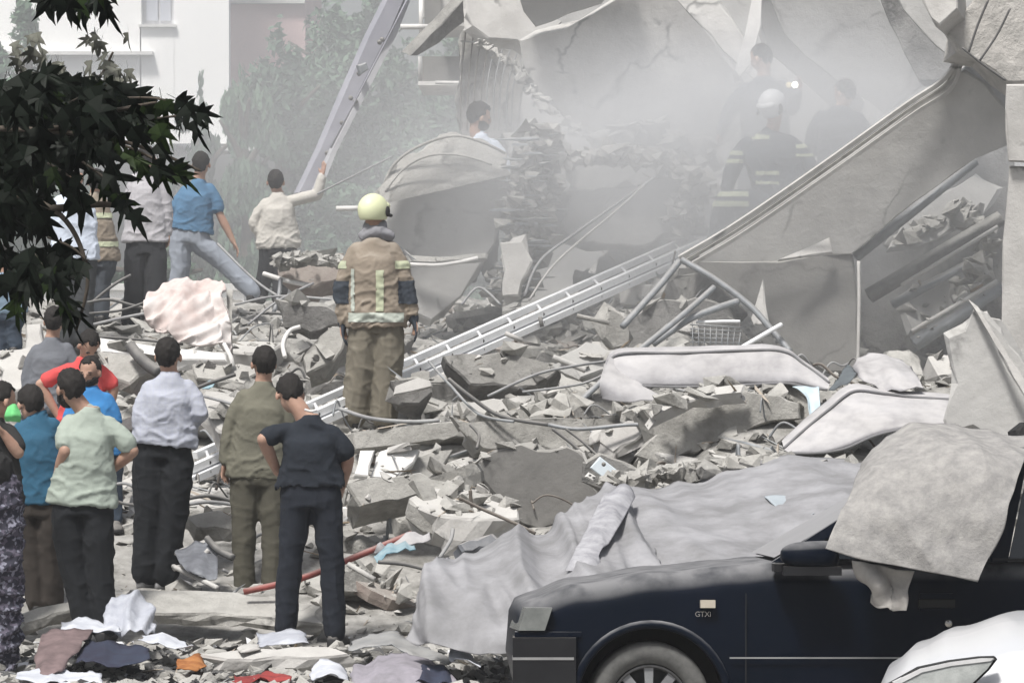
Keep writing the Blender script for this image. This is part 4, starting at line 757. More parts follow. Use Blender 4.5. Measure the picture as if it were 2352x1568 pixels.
for (nm, g_, m_, l_, f_) in [
 ('orange_cloth', [[(405, 1530, 19.6), (430, 1512, 19.8), (455, 1505, 19.9), (468, 1520, 19.8)], [(405, 1542, 19.4), (430, 1548, 19.3), (455, 1540, 19.4), (470, 1532, 19.6)]], ORG, 'orange yellow rag at the end of the chalk white slab', .04),
 ('red_cloth', [[(540, 1552, 19.3), (590, 1545, 19.4), (630, 1540, 19.45), (665, 1546, 19.4)], [(535, 1566, 19), (590, 1564, 19.0), (640, 1556, 19.1), (668, 1556, 19.1)]], RED, 'bright red rag on the ground in front of the chalk white slab', .035),
 ('paper_bundle', [[(718, 1538, 19.3), (745, 1520, 19.5), (775, 1530, 19.4), (790, 1550, 19.3)], [(712, 1556, 19), (745, 1560, 18.9), (775, 1562, 18.9), (800, 1566, 19)]], PAP, 'crumpled white blue paper right of the red rag', .05),
 ('pink_rag', [[(95, 1465, 19.9), (150, 1455, 20), (215, 1452, 20)], [(85, 1510, 19.5), (130, 1515, 19.4), (170, 1500, 19.5)], [(80, 1550, 19.2), (110, 1552, 19.1), (140, 1545, 19.2)]], PK, 'dusty pink cloth hanging over the rubbish by the patterned dress', .05),
 ('white_rag', [[(40, 1545, 19.2), (110, 1540, 19.3), (180, 1545, 19.3), (230, 1555, 19.2)], [(35, 1566, 18.9), (110, 1570, 18.85), (180, 1570, 18.9), (235, 1572, 18.9)]], PAP, 'flattened white cloth in the near corner of the rubbish', .04),
 ('white_rag', [[(150, 1435, 20.4), (190, 1425, 20.5), (235, 1430, 20.5), (270, 1440, 20.4)], [(140, 1450, 20.1), (190, 1455, 20), (235, 1455, 20), (275, 1458, 20.1)]], PAP, 'twisted white cloth between the kerb stone and the pink rag', .05),
 ('white_rag', [[(330, 1462, 20.2), (380, 1455, 20.3), (430, 1470, 20.2)], [(320, 1475, 20), (380, 1480, 19.9), (440, 1482, 19.9)]], PAP, 'white rag below the plastic bag', .04),
 ('grey_rag', [[(590, 1455, 20.4), (640, 1448, 20.5), (700, 1458, 20.4)], [(585, 1478, 20.1), (640, 1482, 20), (705, 1480, 20)]], BAG, 'pale grey rag between the shoes and the chalk white slab', .05),
 ('plastic_piece', [[(1035, 1500, 19.1), (1058, 1490, 19.2), (1085, 1505, 19.1)], [(1030, 1512, 19), (1065, 1518, 18.85), (1105, 1528, 18.8)]], PAP, 'white curved plastic piece tucked at the sheet hem', .015),
 ('lavender_cloth', [[(815, 1530, 19.3), (880, 1512, 19.5), (950, 1512, 19.4), (1010, 1525, 19.3)], [(805, 1550, 19), (880, 1550, 18.85), (960, 1545, 18.9), (1040, 1550, 18.9)], [(800, 1580, 18.8), (880, 1585, 18.7), (960, 1585, 18.7), (1050, 1590, 18.7)]], LAV, 'lavender grey garment lying in front of the draped sheet', .06),
 ('navy_rag', [[(940, 1540, 19), (985, 1528, 19.1), (1040, 1545, 19)], [(935, 1565, 18.75), (985, 1570, 18.7), (1050, 1572, 18.7)]], NAVY, 'near black rag beside the lavender grey garment', .05),
 ('grey_tarp', [[(810, 1470, 20.2), (890, 1452, 20.4), (960, 1480, 20.1), (1040, 1515, 19.7)], [(800, 1490, 19.9), (890, 1485, 19.8), (950, 1510, 19.6), (1030, 1530, 19.4)]], STEEL, 'grey tarpaulin fold running to the sheet hem', .03),
 ('navy_rag', [[(180, 1490, 19.9), (260, 1480, 20), (340, 1492, 19.9)], [(170, 1525, 19.4), (260, 1530, 19.3), (345, 1528, 19.4)]], NAVY, 'dark trodden garment in front of the mint tee man shoes', .05),
 ('teal_scrap', [[(468, 958 - 75, 26), (480, 878, 26), (498, 880, 26)], [(466, 892, 25.9), (482, 896, 25.9), (492, 890, 25.9)]], BLUE, 'small teal scrap left of the checked shirt man', .02),
 ('carton_strip', [[(545, 1490, 19.9), (590, 1480, 20)], [(555, 1498, 19.8), (600, 1490, 19.9)]], CONL, 'pale carton strip before the orange rag', .01),
]:
    cloth(nm, g_, m_, l_, nm.split('_')[-1], fold=f_ * .5, fs_=7, k=7, jag=.025, fine=.008)
cloth('crate_fabric', [[(405, 1275, 22.9), (440, 1250, 23), (500, 1255, 23)], [(415, 1300, 22.6), (450, 1310, 22.5), (500, 1300, 22.6)], [(450, 1330, 22.4), (480, 1335, 22.4), (500, 1330, 22.4)]], mat('film_grey', (0.2, 0.21, 0.23), (0.12, 0.125, 0.14), 9, .5), 'grey plastic film spread on the broken crate between the two men', 'film', fold=.05, fs_=6, k=7)
slab('crate_board', [(400, 1270), (405, 1262), (478, 1235), (480, 1243), (420, 1278)], 23, (0, -.8, .4), .04, CONL, 'light board rim of the broken crate between the two men', 'board', rough=.005)
slab('crate_board', [(415, 1278), (480, 1245), (482, 1270), (440, 1285)], 23.1, (0, -.9, .2), .04, BLK, 'dark board of the broken crate between the two men', 'board', rough=.005)
slab('cushion', [(1050, 1250), (1075, 1240), (1130, 1225), (1152, 1240), (1145, 1252), (1080, 1268), (1058, 1268)], 21.5, (0, -.9, .4), .16, mat('dusty_slate', (0.22, 0.23, 0.25), (0.14, 0.15, 0.17), 8, .9, .006, 30, dust=.8), 'slate grey bolster on top of the draped sheet', 'cushion', rough=.02, step=.05)
slab('duct', [(905, 905), (910, 885), (960, 866), (988, 874), (992, 886), (940, 900)], 26.3, (0.1, -.8, .5), .03, CONL, 'pale curved rim of the hollow duct beside the firefighter', 'duct', rough=.01)
def sockets():
    r = root('socket_box', V(1410, 1140, 23.6), 'broken electrical panel with white sockets hanging on the dark upright slab', 'electrical box')
    n = (0.1, -1, .15); K = 1280; 
    def z(x, y): return (1280 + x * 0.5527) / 1.6327, (1700 + y * 0.5527) / 1.6327
    slab('back_plate', [z(1640, 60), z(1760, 0), z(2040, 110), z(2075, 220), z(1990, 320), z(1760, 250), z(1640, 190)], 23.9, n, .06, COND, parent=r, rough=.02, step=.08)
    slab('cover_plate', [z(1755, 20), z(1870, 110), z(1812, 190), z(1690, 95)], 23.75, n, .03, mat('pale_blue_plate', (0.62, 0.68, 0.72), (0.56, 0.62, 0.66), 5, .6), parent=r, rough=.003, step=.2)
    slab('socket', [z(1680, 125), z(1730, 155), z(1710, 190), z(1655, 155)], 23.72, n, .03, WHT, parent=r, rough=.002, step=.2)
    slab('socket', [z(1935, 170), z(2000, 195), z(2058, 225), z(1985, 312), z(1955, 280), z(1950, 230)], 23.7, n, .04, WHT, parent=r, rough=.012, step=.03)
    slab('socket', [z(1790, 210), z(1830, 215), z(1830, 245), z(1800, 248)], 23.7, n, .04, WHT, parent=r, rough=.01, step=.03)
    for x, y in ((1780, 72),):
        p = V(*z(x, y), 23.68); tube('knob', [p, p + Vector((0, -.02, 0))], .016, COND, parent=r, world=True, sides=10)
    for x, y in ((1682, 148), (1706, 163), (1990, 240), (2010, 265), (1975, 272)):
        p = V(*z(x, y), 23.68); tube('pin_hole', [p, p + Vector((.012, -.01, 0))], .006, BLK, parent=r, world=True, sides=6)
sockets()
slab('strap', [(1336, 1040), (1342, 1038), (1352, 1062), (1346, 1066)], 23.9, (0, -1, .2), .01, CONL, 'tiny pale strap left of the electrical panel', 'strap', rough=.003)

# ------------------------------------------------------------------ cars
def car(cfg):
    """side profile loft: x runs forward to the left of the picture; local frame, then placed"""
    r = root(cfg['name'], cfg['loc'], cfg['label'], 'car'); O = Vector(cfg['loc']); m = cfg['paint']; hw = cfg['hw']
    rot = Matrix.Rotation(cfg.get('yaw', 0), 3, 'Z')
    sw = cfg.get('sweep', 0)
    def Wd(x, y, z): return O + rot @ Vector((x + sw * (abs(y) / cfg['hw']) ** 2 * max(0, 1 - x / 1.3), y, z - (y + cfg['hw']) * cfg.get('roll', 0)))       # x: metres behind the nose, y: away from camera from centre line
    xs = cfg['xs']; top = cfg['top']; wx, wz, ar = cfg['wheel']; wx2 = cfg.get('rear_x', wx + 2.35)
    def half(x): return hw * min(1, (0.93 + 0.07 * min(1, max(0, x) / 0.4) ** .5)) 
    NS = 30; rows = []
    for x in xs:
        zt = lerp_keys(top, x) if not callable(top) else top(x); zb = cfg['sill'] if x > 0.12 else cfg['sill'] + 0.05
        zl = zb
        for c in (wx, wx2):
            d = abs(x - c)
            if d < ar: zl = max(zl, wz + math.sqrt(max(0, ar * ar - d * d)))
        h = half(x); sh = cfg['shoulder']; row = []
        zs = zt - sh[1]                                   # z where the side starts to roll in
        for k in range(NS + 1):
            s = k / NS
            if s < 0.55:
                f = s / 0.55; z = zl + (zs - zl) * f; zz = (z - cfg['sill']) / max(.01, zs - cfg['sill']); y = h - 0.045 * (1 - zz) ** 2 * (1) - 0.02 * zz ** 2
                if abs(z - cfg['trimz']) < .03: y -= .0
            elif s < 0.8:
                f = (s - .55) / .25 * math.pi / 2; y = h - .02 - sh[0] * (1 - math.cos(f)); z = zs + sh[1] * math.sin(f) * .92
            else:
                f = (s - .8) / .2; y = (h - .02 - sh[0]) * (1 - f); z = zt - sh[1] * .08 + cfg['crown'] * (1 - (1 - f) ** 2)
            row.append((x, y, z))
        rows.append(row)
    vs, fs = [], []; C = NS + 1
    for sg in (-1, 1):
        b0 = len(vs)
        for row in rows: vs += [Wd(x, sg * y, z) for x, y, z in row]
        for i in range(len(rows) - 1):
            for j in range(NS):
                q = [b0 + i * C + j, b0 + (i + 1) * C + j, b0 + (i + 1) * C + j + 1, b0 + i * C + j + 1]; fs.append(q if sg > 0 else q[::-1])
    R0 = [Wd(x, -y, z) for x, y, z in rows[0]] + [Wd(x, y, z) for x, y, z in rows[0][::-1]]; b0 = len(vs); vs += R0; fs.append(list(range(b0, b0 + len(R0))))
    body = mk('body', vs, fs, m, r, True)
    def sidebox(nm, x0, x1, z0, z1, t, mm, par=r, yy=None, d=.0):
        y = -(hw if yy is None else yy)
        return mk(nm, [Wd(x, y - t * a, z) for x in (x0, x1) for a in (0, 1) for z in (z0, z1)], BF, mm, par)
    cfg['W'] = Wd; cfg['sidebox'] = sidebox; cfg['half'] = half
    # wheel well and wheels
    WELL = BLK
    for c in (wx, wx2):
        for sg in (-1, 1):
            vsn, fsn = [], []; K = 24
            for i in range(K + 1):
                a = math.pi * i / K; 
                for yy in (hw - .05, hw - .35): vsn.append(Wd(c + math.cos(a) * (ar - .002), sg * yy, wz + math.sin(a) * (ar - .002)))
            for i in range(K): fsn.append((2 * i, 2 * i + 1, 2 * i + 3, 2 * i + 2))
            n0 = len(vsn); vsn += [Wd(c + math.cos(math.pi * i / K) * ar, sg * (hw - .35), wz + math.sin(math.pi * i / K) * ar) for i in range(K + 1)]; fsn.append(list(range(n0, n0 + K + 1)))
            mk('wheel_well', vsn, fsn, WELL, r, True)
        if c > 3.5: continue
        wh = root('wheel', Wd(c, 0, wz), None, None); wh.parent = r; wh.location = Wd(c, 0, wz) - O
        Rr = cfg['R']; y0 = -hw + .07
        def lathe(nm, prof, mm, K=40):
            vs, fs = [], []; n = len(prof)
            for i in range(K):
                a = 2 * math.pi * i / K
                for rr, yy in prof: vs.append(Wd(c + math.cos(a) * rr, y0 + yy, wz + math.sin(a) * rr))
            for i in range(K):
                for j in range(n - 1): fs.append((i * n + j, ((i + 1) % K) * n + j, ((i + 1) % K) * n + j + 1, i * n + j + 1))
            return mk(nm, vs, fs, mm, wh, True)
        lathe('tyre', [(Rr * .64, .02), (Rr * .66, -.012), (Rr * .8, -.03), (Rr * .93, -.025), (Rr * .985, -.005), (Rr, .03), (Rr, .15), (Rr * .6, .16)], mat('dusty_tyre', (0.14, 0.14, 0.135), (0.09, 0.09, 0.088), 20, .95))
        lathe('rim', [(Rr * .64, -.005), (Rr * .6, -.012), (Rr * .58, .02), (Rr * .56, .06), (0.02, .07)], mat('dark_rim', (0.08, 0.08, 0.085), (0.05, 0.05, 0.05), 9, .5))
        for k in range(9):
            a = 2 * math.pi * k / 9 + .2; d1 = Vector((math.cos(a), 0, math.sin(a))); d2 = Vector((-math.sin(a), 0, math.cos(a))); ctr = Vector((c, y0, wz))
            q = []
            for rr, ww, yy in ((Rr * .14, .016, .0), (Rr * .59, .022, -.002)):
                for sgn in (-1, 1):
                    for dy in (0, .03): q.append(Wd(*(ctr + d1 * rr + d2 * ww * sgn + Vector((0, yy + dy, 0)))))
            mk('spoke', q, [(0, 2, 3, 1), (4, 5, 7, 6), (0, 4, 6, 2), (1, 3, 7, 5), (0, 1, 5, 4), (2, 6, 7, 3)], mat('rim_paint', (0.3, 0.31, 0.32), (0.22, 0.22, 0.23), 9, .5, metal=.3), wh)
        lathe('hub_cap', [(.05, -.005), (.045, -.02), (0.001, -.024)], MATS['rim_paint'])
    return r
PAINT = mat('dark_blue_paint', (0.003, 0.006, 0.014), (0.002, 0.005, 0.011), 2, 0.4, dust=.85, dustcol=(0.27, 0.27, 0.275), dlo=0.3, dw=.75, dmin=.35, spec=.12)
D1 = 14.7; c0 = V(1160, 1771, D1)
XS1 = [0, .004, .015, .04, .08, .13] + [0.16 + .025 * i for i in range(150)]
TOP1 = [(0, .52), (.003, .56), (.02, .745), (.06, .775), (.3, .85), (.7, .905), (1.05, .935), (1.2, .95), (4.2, .95)]
cfg = dict(roll=.072, name='parked_car', loc=(c0.x, D1 + .8, 0), label='dark navy blue hatchback with a dusty bonnet and a grey carpet over its window', paint=PAINT, hw=.8, xs=XS1, top=TOP1, wheel=(.63, .29, .365), sill=.2, sweep=.06, shoulder=(.13, .13), crown=.0, trimz=.5, R=.29)
rc = car(cfg); Wd, sb = cfg['W'], cfg['sidebox']
BT = mat('black_trim', (0.015, 0.016, 0.018), (0.01, 0.01, 0.012), 5, .6, dust=.3)
def cbox(nm, x0, x1, y0, y1, z0, z1, m, par=rc, shear=0.0):
    return mk(nm, [Wd(x + (z - z0) * shear, y, z) for x in (x0, x1) for y in (y0, y1) for z in (z0, z1)], BF, m, par)
bp = cbox('bumper', -.03, .27, -.82, .82, .2, .6, BT); cbox('bumper_strip', -.032, .26, -.823, .823, .5, .512, mat('strip', (0.4, 0.4, 0.4), None, 9, .4, metal=.4), bp)
cbox('bumper_top', -.015, .3, -.79, .79, .602, .625, PAINT)
hl = cbox('headlight', 0.0, .125, -.802, -.45, .632, .735, mat('lamp_glass', (0.24, 0.25, 0.24), (0.15, 0.16, 0.155), 8, .15, spec=.6, dust=.2), shear=.35)
cbox('headlight', 0.02, .135, .45, .802, .632, .735, MATS['lamp_glass'])
sb('side_trim', 1.0, 3.6, .505, .512, .004, MATS['strip'])
sb('door_seam', 1.075, 1.079, .25, .8, .0005, BLK)
ind = cbox('side_indicator', .86, .93, -.822, -.79, .735, .77, mat('amber_clear', (0.55, 0.5, 0.42), (0.45, 0.4, 0.33), 9, .3))
bd = []
def letters(txt, x, z, size, m, par, ydep):
    c = bpy.data.curves.new('t', 'FONT'); c.body = txt; c.size = size; c.extrude = .002; o = bpy.data.objects.new('t', c); COL.objects.link(o)
    dg = bpy.context.evaluated_depsgraph_get(); me = bpy.data.meshes.new_from_object(o.evaluated_get(dg)); bpy.data.objects.remove(o)
    vs = [Wd(x + v.co.x, ydep - v.co.z, z + v.co.y) for v in me.vertices]; fs = [list(p.vertices) for p in me.polygons]; mk('badge', vs, fs, m, par)
letters('GTXi', .835, .695, .034, mat('chrome', (0.6, 0.58, 0.55), None, 9, .25, metal=.8), rc, -.803)
# door handle recess, lock
cbox('door_handle', 1.87, 2.02, -.812, -.79, .775, .80, PAINT); cbox('handle_recess', 1.865, 2.03, -.806, -.79, .735, .772, BLK)
cbox('handle_lip', 1.87, 2.02, -.812, -.79, .722, .733, PAINT)
p = Wd(2.0, -.8, .665); tube('lock', [p, p + Vector((0, -.015, 0))], .017, MATS['chrome'], parent=rc, world=True, sides=10)
# arch lip
al = []
for i in range(25):
    a = math.pi * i / 24; al.append(Wd(.63 + math.cos(a) * .37, -.79, .29 + math.sin(a) * .37))
tube('arch_lip', al, .02, PAINT, parent=rc, world=True, k=1, sides=8)
# greenhouse
GL = mat('dark_window', (0.02, 0.025, 0.03), (0.015, 0.02, 0.025), 3, .12, spec=.6)
def prism(nm, pts, y0, y1, m, par=rc):
    n = len(pts); vs = [Wd(x, y0 + (z - .95) * .22, z) for x, z in pts] + [Wd(x, y1 + (z - .95) * .22, z) for x, z in pts]
    return mk(nm, vs, [tuple(range(n)), tuple(range(2 * n - 1, n - 1, -1))] + [(i, i + n, (i + 1) % n + n, (i + 1) % n) for i in range(n)], m, par)
prism('side_window', [(1.35, .955), (1.98, 1.36), (2.2, 1.38), (2.2, .955)], -.765, -.75, GL)
prism('a_pillar', [(1.2, .94), (1.27, .94), (2.0, 1.37), (1.98, 1.43)], -.78, -.72, PAINT)
prism('b_pillar', [(2.19, .94), (2.27, .94), (2.37, 1.39), (2.29, 1.39)], -.78, -.72, PAINT)
prism('rear_window', [(2.28, .955), (2.38, 1.37), (3.1, 1.35), (3.4, .955)], -.765, -.75, GL)
prism('side_window', [(1.35, .955), (1.98, 1.36), (2.2, 1.38), (2.2, .955)], .70, .72, GL)
mk('roof', [Wd(x, y, z) for (x, z) in ((1.95, 1.40), (2.2, 1.46), (3.0, 1.47), (3.4, 1.40)) for y in (-.62, -.3, .3, .62)] + [Wd(x, y, z - .04) for (x, z) in ((1.95, 1.40), (2.2, 1.46), (3.0, 1.47), (3.4, 1.40)) for y in (-.62, -.3, .3, .62)],
   [(i * 4 + j, i * 4 + j + 1, (i + 1) * 4 + j + 1, (i + 1) * 4 + j) for i in range(3) for j in range(3)] + [(16 + i * 4 + j, 16 + (i + 1) * 4 + j, 16 + (i + 1) * 4 + j + 1, 16 + i * 4 + j + 1) for i in range(3) for j in range(3)] + [(i * 4, (i + 1) * 4, 16 + (i + 1) * 4, 16 + i * 4) for i in range(3)], PAINT, rc, True)
mk('windscreen', [Wd(1.22, -.7, .96), Wd(1.22, .7, .96), Wd(1.98, .6, 1.4), Wd(1.98, -.6, 1.4), Wd(1.24, -.7, .95), Wd(1.24, .7, .95), Wd(2, .6, 1.39), Wd(2, -.6, 1.39)], [(0, 1, 2, 3), (7, 6, 5, 4)], mat('dusted_glass', (0.3, 0.3, 0.31), (0.27, 0.27, 0.275), 2, .9), rc)
sb('belt_line', 2.2, 3.4, .945, .958, .006, BT)
def mirror():
    bm = bmesh.new(); bmesh.ops.create_uvsphere(bm, u_segments=20, v_segments=12, radius=1)
    for v in bm.verts:
        c = v.co; x = c.x; c.x = math.copysign(abs(x) ** .6, x) * .135; c.y = c.y * .08; c.z = math.copysign(abs(c.z) ** .7, c.z) * .062 * (1 + .25 * x)
        q = Wd(1.36 + v.co.x, -.93 + v.co.y, .975 + v.co.z); v.co = q
    mkbm('wing_mirror', bm, PAINT, rc, True); cbox('mirror_base', 1.2, 1.45, -.9, -.78, .90, .935, BT)
    cbox('mirror_underside', 1.24, 1.50, -.99, -.86, .885, .925, BT)
mirror()
WP = mat('white_paint', (0.7, 0.71, 0.73), (0.68, 0.69, 0.71), 2, .25, coat=.5)
D2 = 11.6; k2 = FPX / D2
c2 = V(2005, 1568, D2)
cfg2 = dict(sweep=.08, yaw=-.15, name='parked_car', loc=(1.384, D2 + .852, 0), label='white car corner with a swept back headlight nearest the camera', paint=WP, hw=.85, xs=[0, .005, .02, .05, .09, .14] + [0.18 + .03 * i for i in range(70)],
 top=[(0, .58), (.01, .64), (.05, .72), (.16, .80), (.28, .85), (.53, .915), (.9, .98), (2.5, 1.04)], wheel=(.85, .32, .4), sill=.2, shoulder=(.16, .16), crown=.03, trimz=.5, R=.31)
rw = car(cfg2); Wd2 = cfg2['W']
def patch(nm, pts, y, t, m, par):
    n = len(pts); vs = [on_plane(a, b, Vector((1.336, y, 0)), Vector((.149, .989, 0))) for a, b in pts]; vs += [v + Vector((0, t, 0)) for v in vs]
    return mk(nm, vs, [tuple(range(n)), tuple(range(2 * n - 1, n - 1, -1))] + [(i, i + n, (i + 1) % n + n, (i + 1) % n) for i in range(n)], m, par)
yN = D2 - .008
patch('headlight_seal', [(2036, 1574), (2110, 1533), (2180, 1518), (2250, 1509), (2287, 1508), (2291, 1513), (2272, 1538), (2232, 1576)], yN, .04, BLK, rw)
patch('headlight', [(2046, 1574), (2112, 1537), (2182, 1522), (2252, 1513), (2284, 1512), (2268, 1535), (2226, 1575)], yN - .006, .045, mat('clear_lamp', (0.36, 0.38, 0.37), (0.6, 0.62, 0.6), 7, .12, .004, 18, spec=.7), rw)
patch('lamp_brow', [(2050, 1566), (2114, 1535), (2184, 1520), (2254, 1511), (2282, 1511), (2276, 1517), (2186, 1528), (2118, 1543), (2062, 1572)], yN - .01, .02, mat('brow_chrome', (0.75, 0.75, 0.75), None, 9, .2), rw)

# carpet thrown over the roof and window
o, _ = cloth('carpet', [
 [(1985, 1075, 15.0), (2040, 1010, 15.0), (2130, 980, 15.1), (2220, 990, 15.2), (2300, 1000, 15.2), (2400, 1020, 15.2)],
 [(1960, 1110, 14.6), (2040, 1070, 14.6), (2130, 1050, 14.6), (2220, 1050, 14.6), (2300, 1060, 14.6), (2352, 1060, 14.65)],
 [(1930, 1180, 14.42), (2020, 1170, 14.4), (2110, 1160, 14.4), (2190, 1160, 14.4), (2260, 1170, 14.4), (2318, 1160, 14.42)],
 [(1910, 1225, 14.37), (2000, 1240, 14.35), (2090, 1245, 14.35), (2170, 1250, 14.35), (2235, 1250, 14.35), (2290, 1240, 14.37)],
 [(1896, 1262, 14.35), (1985, 1285, 14.33), (2080, 1303, 14.33), (2150, 1318, 14.33), (2205, 1327, 14.33), (2245, 1335, 14.33)]], CARP,
 'thick dusty grey carpet thrown over the dark car window', 'carpet', k=12, fold=.03, fs_=2.6, fdir=(1, .8), fine=.003, thick=.012, jag=.006)
cloth('carpet_flap', [[(1960, 1285, 14.5), (2000, 1295, 14.45), (2050, 1300, 14.45), (2100, 1310, 14.45)], [(1975, 1325, 14.5), (2015, 1340, 14.4), (2040, 1345, 14.5), (2092, 1345, 14.45)], [(2020, 1345, 14.5), (2020, 1372, 14.45), (2045, 1385, 14.45), (2085, 1370, 14.45)], [(2014, 1386, 14.5), (2030, 1392, 14.45), (2055, 1398, 14.45), (2080, 1400, 14.45)]],
 mat('carpet_back', (0.5, 0.48, 0.45), (0.38, 0.36, 0.34), 8, .95, .004, 50), 'folded tail of cloth hanging from under the carpet on the car door', 'cloth', k=7, fold=.03, fs_=6)
slab('dark_bag', [(2330, 985), (2352, 965), (2380, 970), (2380, 1020), (2345, 1020), (2332, 1005)], 15.3, (0, -1, .2), .25, BLK, 'black bundle on the car roof at the frame edge', 'bag', rough=.02, step=.05)

# ------------------------------------------------------------------ people
def g_loft(bm, rings, seg=20):
    """closed loft; ring = (centre, side vector*halfwidth, depth vector*halfdepth)"""
    R = []
    for c, a, b in rings:
        R.append([bm.verts.new(c + a * (abs(math.cos(t)) ** .85 * math.copysign(1, math.cos(t))) + b * (abs(math.sin(t)) ** .85 * math.copysign(1, math.sin(t)))) for t in [2 * math.pi * k / seg for k in range(seg)]])
    for p, q in zip(R, R[1:]):
        for k in range(seg): bm.faces.new((p[k], p[(k + 1) % seg], q[(k + 1) % seg], q[k]))
    bm.faces.new(R[0][::-1]); bm.faces.new(R[-1])
def g_ball(bm, c, r, sc=(1, 1, 1), axes=None, seg=14):
    M = Matrix.Translation(c)
    if axes: M = M @ Matrix((axes[0], axes[1], axes[2])).transposed().to_4x4()
    M = M @ Matrix.Diagonal((sc[0] * r, sc[1] * r, sc[2] * r, 1)); vn = max(6, seg - 4)
    T = bm.verts.new(M @ Vector((0, 0, 1))); Bt = bm.verts.new(M @ Vector((0, 0, -1))); rows = []
    for i in range(1, vn):
        a = math.pi * i / vn; rows.append([bm.verts.new(M @ Vector((math.sin(a) * math.cos(2 * math.pi * j / seg), math.sin(a) * math.sin(2 * math.pi * j / seg), math.cos(a)))) for j in range(seg)])
    for j in range(seg):
        k = (j + 1) % seg; bm.faces.new((T, rows[0][j], rows[0][k])); bm.faces.new((Bt, rows[-1][k], rows[-1][j]))
        for p, q in zip(rows, rows[1:]): bm.faces.new((p[j], q[j], q[k], p[k]))
def g_limb(bm, pts, rad, seg=12):
    """rounded tapered limb through points"""
    for i in range(len(pts) - 1):
        a, b = pts[i], pts[i + 1]; d = b - a
        if d.length < 1e-5: continue
        d.normalize(); u = d.orthogonal().normalized(); v = d.cross(u)
        g_loft(bm, [(a, u * rad[i], v * rad[i]), (b, u * rad[i + 1], v * rad[i + 1])], seg)
        if i > 0: g_ball(bm, a, rad[i] * 1.0)
    g_ball(bm, pts[0], rad[0] * .98); g_ball(bm, pts[-1], rad[-1] * .98)
def remesh(name, bm, voxel, m, parent, smooth=4, disp=None):
    bmesh.ops.recalc_face_normals(bm, faces=bm.faces)
    me = bpy.data.meshes.new('tmp'); bm.to_mesh(me); bm.free(); o = bpy.data.objects.new('tmp', me); COL.objects.link(o)
    md = o.modifiers.new('r', 'REMESH'); md.mode = 'VOXEL'; md.voxel_size = voxel
    if smooth: s = o.modifiers.new('s', 'SMOOTH'); s.factor = .5; s.iterations = smooth
    dg = bpy.context.evaluated_depsgraph_get(); me2 = bpy.data.meshes.new_from_object(o.evaluated_get(dg)); bpy.data.objects.remove(o); bpy.data.meshes.remove(me)
    n = len(me2.vertices); co = np.empty(n * 3); me2.vertices.foreach_get('co', co); co = co.reshape(-1, 3)
    if disp:
        no = np.empty(n * 3); me2.vertex_normals.foreach_get('vector', no); no = no.reshape(-1, 3)
        d = np.array([disp(Vector(c)) for c in co]); co = co + no * d[:, None]
    o0 = np.array(origin_of(parent)); me2.vertices.foreach_set('co', (co - o0).ravel()); me2.polygons.foreach_set('use_smooth', [True] * len(me2.polygons))
    me2.materials.clear(); me2.materials.append(m); me2.name = name; me2.update()
    ob = bpy.data.objects.new(name, me2); COL.objects.link(ob); ob.parent = parent; return ob
def folds(amp, seed, diag=0.5, legs=False, zr=None):
    amp0 = amp
    def f(c):
        amp = amp0 * (.3 + .75 * min(1, max(0, (zr[1] - c.z) / (zr[1] - zr[0])))) if zr else amp0
        if legs: q = Vector((c.x * 9 + c.z * 1.5, c.y * 9, c.z * 3.2 + seed)); q2 = Vector((c.x * 6, c.y * 6, c.z * 13 + seed))
        else: q = Vector((c.x * 6 + c.z * 5 * diag, c.y * 6, c.z * 9 - c.x * 4 * diag + seed)); q2 = q * 2.3 + Vector((4, 1, 0))
        r = max(0, 1 - abs(noise.noise(q)) * 3.2) ** 2; r2 = max(0, 1 - abs(noise.noise(q2)) * 3.4) ** 2
        return (r * 1.1 + r2 * .55 - .35) * amp + noise.noise(Vector((c.x * 4, c.y * 4, c.z * 4 + seed * 2))) * amp * .5
    return f
def band(name, src, test, m, parent, off=.006):
    """strip of material lying on the garment: the faces of SRC whose frame position passes TEST, lifted off a little"""
    o0 = origin_of(src); me = src.data; keep = []
    P = [px(v.co + o0) for v in me.vertices]; nr = [v.vector.copy() for v in me.vertex_normals]
    for p in me.polygons:
        if p.normal.y < .25 and all(test(*P[i]) for i in p.vertices): keep.append(list(p.vertices))
    if not keep: return None
    idx = sorted({i for f in keep for i in f}); mp = {i: k for k, i in enumerate(idx)}; n = len(idx)
    vs = [me.vertices[i].co + o0 + nr[i] * off for i in idx] + [me.vertices[i].co + o0 + nr[i] * .001 for i in idx]
    return mk(name, vs, [[mp[i] for i in f] for f in keep] , m, parent, True)
def hand(bm, wr, d, side, n, s=1.0, curl=.5, L=1.0):
    d = d.normalized(); side = (side - d * side.dot(d)).normalized(); n = d.cross(side) * (1 if d.cross(side).dot(n) > 0 else -1)
    g_loft(bm, [(wr - d * .01, side * .027 * s, n * .019 * s), (wr + d * .04 * s, side * .04 * s, n * .016 * s), (wr + d * .09 * s, side * .042 * s, n * .013 * s)], 10)
    for i, (l, w) in enumerate(((.072, .0095), (.082, .0098), (.076, .0092), (.058, .0083))):
        b = wr + d * .088 * s + side * (.033 - .0225 * i) * s; dd = d + side * (.14 - .1 * i); P = [b]
        for k in range(3): dd = (dd + n * curl * .55).normalized(); P.append(P[-1] + dd * l * (.42, .32, .26)[k] * s * L)
        g_limb(bm, P, [w * s, w * s * .95, w * s * .9, w * s * .75], 8)
    b = wr + d * .03 * s + side * .03 * s; dd = (d * .7 + side * .75 + n * .2).normalized(); P = [b, b + dd * .04 * s]; dd = (dd + d * .5 + n * curl * .3).normalized(); P.append(P[-1] + dd * .032 * s)
    g_limb(bm, P, [.013 * s, .011 * s, .008 * s], 8)

